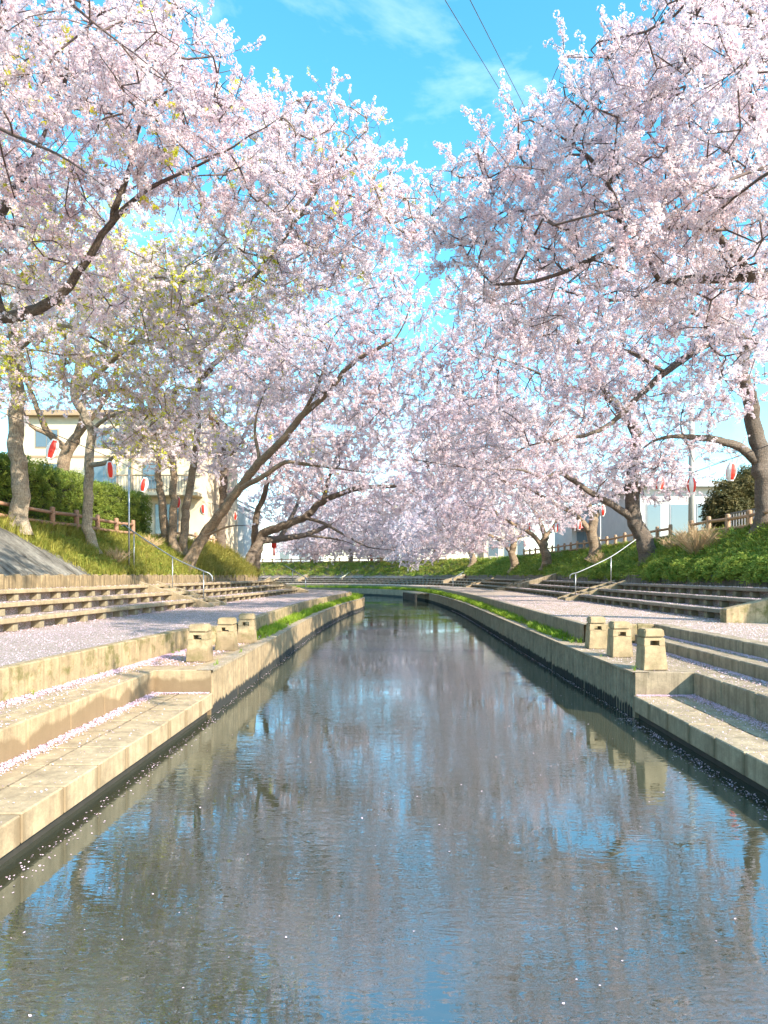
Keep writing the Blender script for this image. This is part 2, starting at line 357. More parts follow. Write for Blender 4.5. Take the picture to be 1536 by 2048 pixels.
BANK = [(2.98, 2.30), (3.6, 2.75), (4.5, 3.42), (5.3, 4.05), (6.0, 4.18), (9.0, 4.2)]
def bank_z(off): return float(np.interp(off, [b_[0] for b_ in BANK], [b_[1] for b_ in BANK]))
def off_of(x, y):
    Ln = benchL if (x < -4 and y < 62) else benchR
    return float(np.min(np.hypot(Ln[:, 0] - x, Ln[:, 1] - y)))
def ground_z(x, y):
    o = off_of(x, y); return bank_z(o) if o >= 2.98 else Z_PATH

# ------------------------------------------------------------------ the setting
tag(link('water', np_mesh('water', [(-90, -12, 0), (9, -12, 0), (9, 112, 0), (-90, 112, 0)], [(0, 1, 2, 3)], M['water'])), 'murky olive canal water reflecting blossom and blue sky', 'water', kind='structure')
# paths
def path_between(name, A, B, za, zb, mat, label, cat='path'):
    n = 220; a = resample(A, n); b = resample(B, n)
    me = ruled(name, [with_z(a, za), with_z(b, zb)], mat)
    return tag(link(name, me), label, cat, kind='structure')
nearcL = np.array([(-5.25, -6.0), (-5.05, 8.6), (-4.74, 14.6), (-4.66, 15.2), (-4.05, 16.2), (-3.95, 16.6)])
curb_allL = np.vstack([resample(nearcL, 60), curbL[1:]])
curb_topL = offset(curb_allL, -.15)
bl = np.vstack([[(-8.6, -6.0)], benchL])
o_ = path_between('path', curb_topL, bl - [[.7, 0]] , Z_PATH, Z_PATH + .001, M['path'], 'petal-strewn gravel promenade along the sunny bank')
o_.data.flip_normals()
curb_topR = np.vstack([[(4.6, 16.62)], offset(curbR, .16)[1:]])
path_between('path', curb_topR, benchR + [[.7, 0.3]], Z_PATH, Z_PATH + .001, M['path_r'], 'petal-strewn gravel promenade along the shaded bank')
me = mesh_from('path', [(6.28, -6, Z_PATH - .002), (30, -6, Z_PATH - .002), (30, 18.6, Z_PATH - .002), (6.28, 18.6, Z_PATH - .002), (4.6, 18.6, Z_PATH - .002), (4.6, 16.62, Z_PATH - .002), (6.28, 16.62, Z_PATH - .002)], [(0, 1, 2, 3, 6), (6, 3, 4, 5)], M['path_r'])
tag(link('path', me), 'gravel landing at the top of the grey waterside steps', 'path', kind='structure')

# canal walls
def wall_thing(name, line, side, mat, label, ribs):
    """side +1: water lies to the left of the line's travel (right bank)"""
    t = empty(name, (*line[0], 0), label, 'wall')
    # the ribbed or plain face
    if ribs:
        L2 = catmull(line, .035)[: int(52 / .035)]
        far = line[np.argmin(np.hypot(*(line - L2[-1]).T)):]
        k = np.arange(len(L2)); d = np.where((k % 4) < 2, 0.0, .03) + (((k // 4) * 7919) % 13) * .0012
        seam = ((k // 4) % 21 == 0) * .03
        L3 = offset(L2, side * 1.0 * (d + seam)); L3 = np.vstack([L3, far])
    else:
        L2 = catmull(line, .12)[: int(48 / .12)]; far = line[np.argmin(np.hypot(*(line - L2[-1]).T)):]
        k = np.arange(len(L2)); rs = np.random.RandomState(4)
        d = .008 * np.sin(k * .37) + rs.uniform(0, .006, len(L2)) + ((k % 17) == 0) * .028
        L3 = np.vstack([offset(L2, side * d), far])
    face = ruled('face', [with_z(L3, -.6), with_z(L3, .2), with_z(L3, Z_LAND - .02)], mat)
    if side < 0: face.flip_normals()
    link('face', face, t)
    cap_out = offset(line, side * -.012); cap_in = offset(line, side * .26)
    n = len(line)
    lip = ruled('coping', [with_z(cap_out, Z_LAND - .035), with_z(cap_out, Z_LAND), with_z(cap_in, Z_LAND), with_z(cap_in, Z_LAND - .1)], M['cap'])
    if side > 0: pass
    link('coping', lip, t); return t
wall_thing('canal_wall', wallL, -1, M['conc_left'], 'sunlit buff concrete canal wall beneath the grassy planting strip', False)
wall_thing('canal_wall', wallR, +1, M['conc_right'], 'shaded grey ribbed concrete canal wall curving into the distance', True)
# planting strips (soil) between wall coping and curb
sl = path_between('planting_soil', offset(wallL, -.2), resample(curbL, 200), Z_LAND - .035, Z_LAND - .03, M['soil'], 'petal-covered soil strip behind the sunlit wall', 'soil'); sl.data.flip_normals()
path_between('planting_soil', offset(wallR, .2), resample(curbR, 200), Z_LAND - .035, Z_LAND - .03, M['soil'], 'petal-covered soil strip behind the shaded wall', 'soil')
# curbs
def curb_thing(line, side, mat, label, z0=.6, z1=Z_PATH + .012, wd=.17):
    a = line; b = offset(line, side * wd)
    me = ruled('curb', [with_z(a, z0), with_z(a, z1 - .02), with_z(offset(line, side * .02), z1), with_z(b, z1), with_z(b, z1 - .05)], mat)
    if side < 0: me.flip_normals()
    return tag(link('curb', me), label, 'curb')
curb_thing(curb_allL, -1, M['curb'], 'mossy buff concrete curb along the sunny promenade')
curb_thing(curbR, +1, M['curb_r'], 'grey concrete curb between the grass strip and shaded promenade')

# landings: a solid apron with separate paving pieces
def box_obj(name, x0, x1, y0, y1, z0, z1, mat, parent=None, bevel=.015, label=None, cat=None, kind=None):
    me = box_mesh(x1 - x0, y1 - y0, z1 - z0, mat, bevel, name)
    return tag(link(name, me, parent, ((x0 + x1) / 2, (y0 + y1) / 2, z0)), label, cat, kind=kind)
LJ = .74
def landing(side, xw, xl, xc, y_end, mat_slab, mat_land, label, label2):
    # lower row of slabs at the water (two pieces deep)
    t = empty('waterside_step', (side * xw, 4, 0), label, 'step')
    s = 1 if side > 0 else -1
    j = 0; y = y_end
    rnd = random.Random(5)
    while y > -3:
        y0 = y - LJ; a, b = sorted((s * xw, s * (xw + .555))); c, d = sorted((s * (xw + .565), s * xl))
        dz = rnd.uniform(-.006, .006)
        box_obj('slab', a, b, y0 + .02, y, .12, Z_SLAB + dz, mat_slab, t, .013)
        if y > 3: box_obj('slab', c, d, y0 + .02, y, .2, Z_SLAB - .006 + rnd.uniform(-.006, .004), mat_slab, t, .012)
        y = y0; j += 1
    box_obj('foundation', *sorted((s * (xw + .1), s * xl)), -3, y_end, -.6, .125, M['dark'], t, 0)
    # upper step
    u = empty('upper_step', (side * xl, 4, Z_SLAB), label2, 'step')
    y = y_end + .02
    while y > -3:
        y0 = y - LJ * 1.35; a, b = sorted((s * xl, s * (xl + .42))); c, d = sorted((s * (xl + .425), s * (xc + .02)))
        box_obj('block', a, b, y0 + .012, y, -.1, Z_LAND + rnd.uniform(-.005, .005), mat_land, u, .018)
        box_obj('block', c, d, y0 + .012, y, .3, Z_LAND - .006 + rnd.uniform(-.004, .004), M['cap'], u, .01)
        y = y0
    return t
M['dark'] = simple('undercut_shade_concrete', (.05, .045, .035), (.03, .028, .022), rough=.6)  # near-black colour carries the shade under the slab overhang and in the gaps
landing(-1, 3.20, 4.20, 5.25, 11.68, M['slab'], M['landing'], 'lower row of sunlit paving slabs at the water', 'upper buff step above the sunlit slabs')
landing(+1, 3.90, 4.92, 5.62, 11.43, M['slab_r'], M['curb_r'], 'lower row of shaded paving slabs at the water', 'upper grey step above the shaded slabs')
# aprons under the stone lanterns
def extrude_poly(name, pts, z0, z1, mat, bevel=.012):
    bm = bmesh.new(); vs = [bm.verts.new((x, y, z0)) for x, y in pts]; f = bm.faces.new(vs); bm.normal_update()
    if f.normal.z > 0: f.normal_flip()
    r = bmesh.ops.extrude_face_region(bm, geom=[f]); 
    for v in r['geom']:
        if isinstance(v, bmesh.types.BMVert): v.co.z = z1
    bmesh.ops.recalc_face_normals(bm, faces=bm.faces[:])
    if bevel: bmesh.ops.bevel(bm, geom=[e for e in bm.edges if all(v.co.z > z1 - 1e-4 for v in e.verts)], offset=bevel, segments=1, affect='EDGES')
    m_ = bpy.data.meshes.new(name); bm.to_mesh(m_); bm.free(); m_.materials.append(mat); return m_
tag(link('apron', extrude_poly('apron', [(-3.245, 11.7), (-5.3, 11.7), (-5.2, 14.2), (-4.4, 17.6), (-3.30, 17.6)], -.5, Z_LAND - .004, M['landing'])), 'buff concrete apron carrying three mossy stone lanterns', 'pavement', kind='structure')
tag(link('apron', extrude_poly('apron', [(3.945, 11.46), (5.62, 11.46), (5.62, 15.9), (5.62, 16.7), (4.5, 16.7), (3.87, 17.4)], -.5, Z_LAND - .004, M['curb_r'])), 'grey concrete apron carrying three buff stone lanterns', 'pavement', kind='structure')
# grey steps up to the shaded promenade
ms = empty('middle_step', (5.6, 8, Z_LAND), 'narrow grey middle step strewn with lilac petals', 'step')
y = 16.3
while y > -3:
    box_obj('block', 5.6, 6.16, y - 1.0 + .006, y, .5, Z_MID + random.uniform(-.004, .004), M['curb_r'], ms, .018); y -= 1.0
ms = empty('top_step', (6.14, 8, Z_MID), 'top grey step edging the shaded gravel', 'step')
y = 16.62
while y > -3:
    box_obj('block', 6.14, 6.5, y - 1.1 + .006, y, .6, Z_PATH + .012 + random.uniform(-.004, .004), M['curb_r'], ms, .018); y -= 1.1
ms = empty('end_riser', (4.5, 16.6, Z_LAND), 'short buff riser closing the grey steps behind the lanterns', 'step')
for i in range(4): box_obj('block', 4.5 + i * .41, 4.9 + i * .41, 16.45, 16.75, .6, Z_PATH + .014, M['curb'], ms, .018)

# ------------------------------------------------------------------ terraced benches
def along(line, step, start=0.0, end=None):
    s = np.r_[0, np.cumsum(np.linalg.norm(np.diff(line, axis=0), axis=1))]; q = np.arange(start, (end or s[-1]) - 1e-6, step)
    x = np.interp(q, s, line[:, 0]); y = np.interp(q, s, line[:, 1]); x2 = np.interp(q + .05, s, line[:, 0]); y2 = np.interp(q + .05, s, line[:, 1])
    return [(a, b, math.atan2(d - b, c - a)) for a, b, c, d in zip(x, y, x2, y2)]
TIER = .27; STEP = .9
def terraces(line, side, mat_plank, where, smax, mat_stake):
    names = ['lowest', 'middle', 'top']
    lines = []
    for k in range(3):
        z0 = Z_PATH + TIER * k - .02; z1 = Z_PATH + TIER * (k + 1) - .012
        lines += [with_z(offset(line, side * (STEP * k + .27)), z0), with_z(offset(line, side * (STEP * k + .27)), z1)]
        if k < 2: lines += [with_z(offset(line, side * (STEP * (k + 1) + .27)), z1)]
        else: lines += [with_z(offset(line, side * 3.0), z1), with_z(offset(line, side * 3.0), 2.32)]
    me = ruled('terrace', lines, M['path']); 
    if side < 0: me.flip_normals()
    tag(link('terrace', me), f'petal-covered terrace treads under the benches on the {where}', 'terrace', kind='structure')
    pl = [box_mesh(1.985, .36, .105, mat_plank, .014, 'plank', wob=.006, seed=q) for q in range(3)]
    su = box_mesh(.19, .22, TIER - .10, M['support'], .008, 'support', taper=(.9, 1))
    for k in range(3):
        ln = offset(line, side * STEP * k); zt = Z_PATH + TIER * (k + 1)
        t = empty('terrace_bench', (ln[0][0], ln[0][1], zt), f'{names[k]} of three long concrete plank benches on the {where}', 'bench')
        mid = offset(line, side * (STEP * k + .18))
        for i, (x, y, a) in enumerate(along(mid, 2.0, 1.0, smax)): link('plank', pl[(i * 7 + k) % 3], t, (x, y, zt - .085), (0, 0, a))
        sp = offset(line, side * (STEP * k + .17))
        for i, (x, y, a) in enumerate(along(sp, 1.0, .5, smax)): link('support', su, t, (x, y, zt - TIER + .005 - .012 * (k > 0)), (0, 0, a))
    rw = empty('stake_wall', (line[0][0], line[0][1], 2.0), f'low wall of upright concrete stakes above the benches on the {where}', 'wall')
    st = [box_mesh(.245, .12, .40 + .02 * q, mat_stake, .03, 'stake', wob=.012, seed=q) for q in range(4)]
    rl = offset(line, side * 2.93)
    for i, (x, y, a) in enumerate(along(rl, .25, 3.0, min(smax, 72))): link('stake', st[(i * 5 + i // 3) % 4], rw, (x, y, 1.98), (0, 0, a))
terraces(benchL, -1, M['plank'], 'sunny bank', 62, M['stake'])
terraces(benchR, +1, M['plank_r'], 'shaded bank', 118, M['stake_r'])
# sloping end block of the shaded benches
me = extrude_poly('end_block', [(0, 0), (3.1, 0), (3.1, .34), (0, .34)], 0, .34, M['curb'], .02)
for v in me.vertices:
    if v.co.z > .1: v.co.z += .24 * v.co.x
tag(link('end_block', me, None, (8.18, 17.1, Z_PATH)), 'sloping concrete end block closing the shaded benches', 'block')

# banks
def bank(line, side, label):
    n = len(line); ls = []; rs = np.random.RandomState(3)
    for o, z in BANK:
        a = with_z(offset(line, side * o), z); a[:, 2] += rs.uniform(-.06, .06, n) * (2.99 < o < 8); ls.append(a)
    me = ruled('embankment', ls, M['soil'], True)
    if side < 0: me.flip_normals()
    return tag(link('embankment', me), label, 'embankment', kind='structure')
bank(benchL, -1, 'grassy earth embankment rising above the sunny benches')
bank(benchR, +1, 'leafy earth embankment rising above the shaded benches')
gl = offset(benchL, -8.6); gr = offset(benchR, 8.6)
A = with_z(gl, 4.16); B = A.copy(); B[:, 0] = -2500; B[:, 1] = np.linspace(-900, 75, len(B))
A2 = with_z(gr, 4.16); th = np.linspace(-.35, 2.6, len(A2)); B2 = A2.copy(); B2[:, 0] = 2500 * np.cos(th); B2[:, 1] = 60 + 2500 * np.sin(th)
n1, n2 = len(A), len(A2)
V = np.vstack([A, B, A2, B2]); a = np.arange(n1 - 1); c = np.arange(n2 - 1) + 2 * n1
Fc = np.vstack([np.stack([a, a + 1, a + 1 + n1, a + n1], 1), np.stack([c, c + n2, c + 1 + n2, c + 1], 1)])
tag(link('ground', np_mesh('ground', V, Fc, M['ground'])), 'level ground beyond the fences reaching the horizon', 'ground', kind='structure')
# sprayed concrete slope at the left
cs = []
for (o, y0, y1) in ((3.02, 6.0, 23.9), (3.7, 6.0, 23.5), (4.5, 6.0, 22.7), (5.05, 6.0, 21.9)):
    ys = np.linspace(y0, y1, 60); xs = np.interp(ys, benchL[:80, 1], benchL[:80, 0]) - o * 1.0
    cs.append(np.c_[xs, ys, np.full(60, bank_z(o) + .10) + np.random.RandomState(int(o * 10)).uniform(-.03, .03, 60)])
base = cs[-1].copy(); base[:, 2] -= .3
me = ruled('concrete_slope', [cs[0] - [0, 0, .3]] + cs + [base], M['slope'], True); me.flip_normals()
tag(link('concrete_slope', me), 'rough grey sprayed concrete slope below the smooth pale trunk', 'slope')

# ------------------------------------------------------------------ scatter (geometry instanced inside one object)
_groups = {}
def scatter_group(protos):
    key = tuple(p.name for p in protos)
    if key in _groups: return _groups[key]
    ng = bpy.data.node_groups.new('scatter', 'GeometryNodeTree')
    ng.interface.new_socket('Geometry', in_out='INPUT', socket_type='NodeSocketGeometry'); ng.interface.new_socket('Geometry', in_out='OUTPUT', socket_type='NodeSocketGeometry')
    N = ng.nodes; gi = N.new('NodeGroupInput'); go = N.new('NodeGroupOutput'); iop = N.new('GeometryNodeInstanceOnPoints'); jg = N.new('GeometryNodeJoinGeometry')
    for p in protos:
        oi = N.new('GeometryNodeObjectInfo'); oi.inputs['Object'].default_value = p; oi.inputs['As Instance'].default_value = False
        g2 = N.new('GeometryNodeGeometryToInstance'); ng.links.new(oi.outputs['Geometry'], g2.inputs[0]); ng.links.new(g2.outputs[0], jg.inputs[0])
    def attr(nm, dt):
        a_ = N.new('GeometryNodeInputNamedAttribute'); a_.data_type = dt; a_.inputs['Name'].default_value = nm; return a_.outputs['Attribute']
    ng.links.new(gi.outputs[0], iop.inputs['Points']); ng.links.new(jg.outputs[0], iop.inputs['Instance']); iop.inputs['Pick Instance'].default_value = True
    ng.links.new(attr('idx', 'INT'), iop.inputs['Instance Index']); ng.links.new(attr('rot', 'FLOAT_VECTOR'), iop.inputs['Rotation']); ng.links.new(attr('scl', 'FLOAT'), iop.inputs['Scale'])
    ng.links.new(iop.outputs[0], go.inputs[0]); _groups[key] = ng; return ng
def scatter(name, pts, rot, scl, protos, parent=None, rs=None, kind='stuff'):
    pts = np.asarray(pts, np.float32); n = len(pts); rs = rs or np.random.RandomState(n)
    me = bpy.data.meshes.new(name); me.vertices.add(n); me.vertices.foreach_set('co', pts.ravel())
    for nm, dt, val in (('idx', 'INT', rs.randint(0, len(protos), n).astype(np.int32)), ('rot', 'FLOAT_VECTOR', np.asarray(rot, np.float32)), ('scl', 'FLOAT', np.asarray(scl, np.float32))):
        at = me.attributes.new(nm, dt, 'POINT'); at.data.foreach_set('vector' if dt == 'FLOAT_VECTOR' else 'value', val.ravel())
    for m_ in protos[0].data.materials: me.materials.append(m_)
    o = link(name, me, parent); md = o.modifiers.new('scatter', 'NODES'); md.node_group = scatter_group(protos)
    o['kind'] = kind; return o
def proto(name, V, Fc, mats, midx, smooth=False):
    return bpy.data.objects.new(name, mesh_from(name, V, Fc, mats, midx, smooth))
def rand_dirs(rs, n):
    v = rs.normal(size=(n, 3)); return v / np.linalg.norm(v, axis=1)[:, None]
def basis(n_):
    n_ = Vector(n_).normalized(); a_ = n_.cross(Vector((0, 0, 1)) if abs(n_.z) < .9 else Vector((1, 0, 0))).normalized(); return a_, n_.cross(a_), n_

def make_spray(seed, near):
    """a twig with pompons of cherry blossom along it; grows along +z"""
    rs = np.random.RandomState(seed); V = []; Fc = []; mi = []
    Ln = .34; bend = rs.uniform(-.06, .06, 2)
    ctr = lambda t: Vector((bend[0] * t * t, bend[1] * t * t, Ln * t))
    tv, tf = tube([ctr(t) for t in (0, .35, .7, 1.0)], [.0042, .0036, .003, .0018], 3, False)
    V += tv; Fc += tf; mi += [2] * len(tf)
    npom = 6 if not near else 5
    for q in range(npom):
        t = (q + .6) / npom * .98 + rs.uniform(-.05, .05); c0 = ctr(min(1, max(.05, t)))
        side = Vector(rand_dirs(rs, 1)[0]); side.z *= .4; c0 = c0 + side * rs.uniform(.012, .045) + Vector((0, 0, rs.uniform(-.01, .02)))
        R = rs.uniform(.030, .044); nf = rs.randint(13, 18) if near else rs.randint(8, 12)
        for d in rand_dirs(rs, nf):
            d = Vector(d); c = c0 + d * R; a_, b_, n_ = basis(d + Vector(rand_dirs(rs, 1)[0]) * .35)
            fr = rs.uniform(.0155, .0195) if near else rs.uniform(.019, .025); ph = rs.uniform(0, 6.28); i0 = len(V)
            if near:
                V.append(c - n_ * .004)
                for k in range(5):
                    for (da, rr, zz) in ((-.56, .72, .002), (0, 1.0, .005), (.56, .72, .002)):
                        th = ph + k * 1.2566 + da; V.append(c + (a_ * math.cos(th) + b_ * math.sin(th)) * fr * rr + n_ * zz)
                    j = i0 + 1 + 3 * k; Fc += [(i0, j, j + 1, j + 2)]; mi += [0]
                i1 = len(V)
                for k in range(4):
                    th = ph + k * 1.5708; V.append(c + (a_ * math.cos(th) + b_ * math.sin(th)) * fr * .25 + n_ * .004)
                Fc.append((i1, i1 + 1, i1 + 2, i1 + 3)); mi.append(1)
            else:
                for k in range(5):
                    th = ph + k * 1.2566; V.append(c + (a_ * math.cos(th) + b_ * math.sin(th)) * fr * rs.uniform(.8, 1.05) + n_ * .003)
                V.append(c - n_ * .005)
                for k in range(5): Fc.append((i0 + k, i0 + (k + 1) % 5, i0 + 5)); mi.append(0)
                if rs.rand() < .5:
                    i1 = len(V)
                    for k in range(3):
                        th = ph + k * 2.094; V.append(c + (a_ * math.cos(th) + b_ * math.sin(th)) * fr * .3 + n_ * .004)
                    Fc.append((i1, i1 + 1, i1 + 2)); mi.append(1)
    return proto('blossom_spray', V, Fc, [M['petal'], M['heart'], M['twig']], mi)
SPRAY_N = [make_spray(100 + i, True) for i in range(5)]
SPRAY_F = [make_spray(200 + i, False) for i in range(5)]
def make_leafspray(seed):
    rs = np.random.RandomState(seed); V = []; Fc = []
    for q in range(7):
        c = Vector((rs.uniform(-.05, .05), rs.uniform(-.05, .05), rs.uniform(0, .3)))
        for w in range(4):
            d = Vector(rand_dirs(rs, 1)[0]); d.z = abs(d.z) * .5 + .15; a_, b_, n_ = basis(d); l_ = rs.uniform(.035, .06); i0 = len(V)
            V += [c, c + n_ * l_ * .5 + a_ * l_ * .26, c + n_ * l_, c + n_ * l_ * .5 - a_ * l_ * .26]; Fc.append((i0, i0 + 1, i0 + 2, i0 + 3))
    return proto('leaf_spray', V, Fc, [M['leaf_young']], None)
LEAFS = [make_leafspray(300 + i) for i in range(3)]
def make_clump(seed, mat, n, h, spread, w, droop=.5):
    rs = np.random.RandomState(seed); V = []; Fc = []
    for q in range(n):
        th = rs.uniform(0, 6.28); r0 = rs.uniform(0, spread * .35); hh = h * rs.uniform(.55, 1.05); lean = rs.uniform(.15, 1) * spread
        x0, y0 = r0 * math.cos(th), r0 * math.sin(th); wx, wy = -math.sin(th) * w, math.cos(th) * w; i0 = len(V)
        for k, t in enumerate((0, .4, .75, 1.0)):
            rr = r0 + lean * t * t; z_ = hh * (t - droop * .45 * t * t * t); ww = (1, .85, .55, .05)[k]
            V += [(rr * math.cos(th) - wx * ww, rr * math.sin(th) - wy * ww, z_), (rr * math.cos(th) + wx * ww, rr * math.sin(th) + wy * ww, z_)]
        for k in range(3): Fc.append((i0 + 2 * k, i0 + 2 * k + 1, i0 + 2 * k + 3, i0 + 2 * k + 2))
    return proto('grass_clump', V, Fc, [mat], None)
def make_bushlet(seed, mat, n, R, leaf, flat=.7):
    rs = np.random.RandomState(seed); V = []; Fc = []
    for d in rand_dirs(rs, n):
        d = Vector(d); d.z = abs(d.z); c = Vector((d.x * R, d.y * R, d.z * R * flat)) * rs.uniform(.45, 1.05)
        a_, b_, n_ = basis(d + Vector(rand_dirs(rs, 1)[0]) * .9); l_ = leaf * rs.uniform(.7, 1.3); i0 = len(V)
        V += [c - a_ * l_, c + b_ * l_ * .42, c + a_ * l_ + n_ * l_ * .2, c - b_ * l_ * .42]; Fc.append((i0, i0 + 1, i0 + 2, i0 + 3))
    return proto('leaf_clump', V, Fc, [mat], None)
GRASS = [make_clump(i, M['grass'], 16, .17, .12, .0045) for i in range(3)]
BANKG = [make_clump(20 + i, M['bank_grass'], 16, .55, .34, .009, .9) for i in range(3)]
SASA = [make_clump(40 + i, M['sasa'], 18, .62, .40, .012, 1.0) for i in range(3)]
BUSHL = [make_bushlet(60 + i, M['shrubleaf'], 46, .26, .05) for i in range(3)]
LONGL = [make_clump(50 + i, M['shrubleaf'], 15, .62, .5, .017, 1.1) for i in range(3)]
HEDGEL = [make_bushlet(70 + i, M['hedgeleaf'], 46, .20, .04, .9) for i in range(3)]
EVERL = [make_bushlet(80 + i, M['everleaf'], 40, .3, .06, .9) for i in range(3)]

# ------------------------------------------------------------------ cherry trees
def smooth_limb(pts, step=.35):
    A_ = np.array([tuple(p) for p in pts], float); return catmull(A_, step)
def grow(rs, limbs, ells, n_t, tip=.0068, zmin=2.6, block=0):
    """limbs: list of (points (n,3), radius0, radius1, parent index or None). Returns node arrays."""
    N = 60000; cid = np.zeros(N, int); pos = np.zeros((N, 3)); par = np.full(N, -1); fix = np.zeros(N); dirs = np.zeros((N, 3)); ok = np.zeros(N, bool); n = 0
    for li, (pts, r0, r1, att) in enumerate(limbs):
        m = len(pts); first = 0; prev = -1
        if att is not None and n:
            prev = int(np.argmin(np.linalg.norm(pos[:n] - pts[0], axis=1))); first = 1
        for k in range(first, m):
            pos[n] = pts[k]; par[n] = prev; t = k / max(1, m - 1); fix[n] = r0 + (r1 - r0) * t ** .8 if (att is None or r1 > .06) else (r0 + (r1 - r0) * t ** .8) * (1 - .72 * max(0, t - .55) / .45)
            d = pts[min(k + 1, m - 1)] - pts[max(k - 1, 0)]; dirs[n] = d / (np.linalg.norm(d) + 1e-9); ok[n] = (att is not None) or t > block
            prev = n; n += 1
    w = np.array([e[1][0] * e[1][1] * e[1][2] * (e[2] if len(e) > 2 else 1) for e in ells]) ** .75; w = w / w.sum(); nskel = n
    T_ = []
    for e, cnt in zip(ells, rs.multinomial(n_t, w)):
        d = rand_dirs(rs, cnt) * (rs.rand(cnt, 1) ** .42) * (1 + .3 * rs.rand(cnt, 1) * (rs.rand(cnt, 1) < .14)); q = np.array(e[0]) + d * np.array(e[1]); T_.append(q)
    T_ = np.vstack(T_); T_ = T_[T_[:, 2] > zmin]; rs.shuffle(T_)
    for ti, t in enumerate(T_):
        dd = np.linalg.norm(pos[:n] - t, axis=1) + np.where(ok[:n], 0, 50.0)
        a_ = int(np.argmin(dd)); L_ = dd[a_]
        if L_ < .22 or L_ > 40: continue
        p0 = pos[a_]; c1 = p0 + dirs[a_] * L_ * .35 + rs.normal(size=3) * L_ * .06 + np.array((0, 0, .08 * L_))
        m = max(1, int(round(L_ / .38))); prev = a_
        for k in range(1, m + 1):
            u = k / m; q = (1 - u) ** 2 * p0 + 2 * u * (1 - u) * c1 + u * u * t
            if k < m: q = q + rs.normal(size=3) * .022
            pos[n] = q; par[n] = prev; d = q - pos[prev]; dirs[n] = d / (np.linalg.norm(d) + 1e-9); ok[n] = True; cid[n] = ti + 1; prev = n; n += 1
        if n > N - 200: break
    pos, par, fix, dirs = pos[:n], par[:n], fix[:n], dirs[:n]
    cnt = np.zeros(n); kids = np.zeros(n, int)
    for i in range(n - 1, -1, -1):
        if kids[i] == 0: cnt[i] = 1
        if par[i] >= 0: cnt[par[i]] += cnt[i]; kids[par[i]] += 1
    r = tip * cnt ** .44
    r = np.where(fix > 0, np.maximum(fix, r * .55), r)
    for i in range(nskel, n): r[i] = min(r[i], r[par[i]] * .82 if r[par[i]] > .02 else r[par[i]])
    for i in range(n - 1, 0, -1):
        if par[i] >= 0: r[par[i]] = max(r[par[i]], r[i] * .985)
    return pos, par, r, nskel, kids, cid[:n]
def wood_mesh(name, pos, par, r, sel, mat):
    """tubes for the selected segments, grouped by number of sides"""
    n = len(pos); d = np.zeros((n, 3)); idx = np.where(par >= 0)[0]
    d[idx] = pos[idx] - pos[par[idx]]; root = np.where(par < 0)[0]
    best = np.full(n, -1); 
    for i in idx[np.argsort(r[idx])]: best[par[i]] = i
    dn = d / (np.linalg.norm(d, axis=1)[:, None] + 1e-9)
    for i in root: dn[i] = dn[best[i]] if best[i] >= 0 else (0, 0, 1)
    hb = best >= 0; nd = dn.copy(); nd[hb] = dn[hb] + dn[best[hb]]; nd /= np.linalg.norm(nd, axis=1)[:, None] + 1e-9
    ref = np.where(np.abs(nd[:, 2:3]) > .8, np.array([[.96, .2, .2]]), np.array([[.2, .2, .96]]))
    VS = []; FS = []; base = 0
    for lo, hi, ns in ((0, .011, 3), (.011, .04, 5), (.04, .12, 8), (.12, 9, 14)):
        s = np.array([i for i in idx if sel[i] and lo <= r[i] < hi])
        if not len(s): continue
        p = par[s]; cont = best[p] == s
        th = np.linspace(0, 2 * np.pi, ns, endpoint=False); cs_ = np.cos(th)[None, :, None]; sn = np.sin(th)[None, :, None]
        rf = ref[s]
        def ring(c, dirv, rad):
            a_ = np.cross(dirv, rf); a_ /= np.linalg.norm(a_, axis=1)[:, None] + 1e-9; b_ = np.cross(dirv, a_)
            return c[:, None] + (a_[:, None] * cs_ + b_[:, None] * sn) * rad[:, None, None]
        r_start = np.where(cont, r[p], np.minimum(r[s] * 1.15, r[p])); d_start = np.where(cont[:, None], nd[p], dn[s])
        A_ = ring(pos[p], d_start, r_start); B_ = ring(pos[s], nd[s], r[s] * np.where(best[s] < 0, .5, 1))
        if ns == 14:
            jit = 1 + .07 * np.sin(3 * th + 1.3)[None, :, None]; jit2 = jit
            A_ = pos[p][:, None] + (A_ - pos[p][:, None]) * jit; B_ = pos[s][:, None] + (B_ - pos[s][:, None]) * jit2
        m = len(s); V_ = np.concatenate([A_, B_], 1).reshape(-1, 3)
        k = np.arange(ns); f = np.stack([k, (k + 1) % ns, (k + 1) % ns + ns, k + ns], 1)[None] + (np.arange(m) * 2 * ns)[:, None, None] + base
        VS.append(V_); FS.append(f.reshape(-1, 4)); base += len(V_)
    return np_mesh(name, np.vstack(VS), np.vstack(FS), mat, smooth=True)
def euler_from_dirs(rs, D):
    """euler XYZ turning +z to D, with a random roll about the twig"""
    D = D / (np.linalg.norm(D, axis=1)[:, None] + 1e-9)
    roll = rs.uniform(0, 6.283, len(D)); out = np.zeros((len(D), 3))
    th = np.arccos(np.clip(D[:, 2], -1, 1)); ph = np.arctan2(D[:, 1], D[:, 0])
    # R = Rz(ph) Ry(th) Rz(roll) -> XYZ euler
    cp, sp, ct, st, cr_, sr = np.cos(ph), np.sin(ph), np.cos(th), np.sin(th), np.cos(roll), np.sin(roll)
    r00 = cp * ct * cr_ - sp * sr; r10 = sp * ct * cr_ + cp * sr; r20 = -st * cr_; r21 = st * sr; r22 = ct
    out[:, 1] = np.arcsin(np.clip(-r20, -1, 1)); out[:, 0] = np.arctan2(r21, r22); out[:, 2] = np.arctan2(r10, r00); return out
STATS = [0]
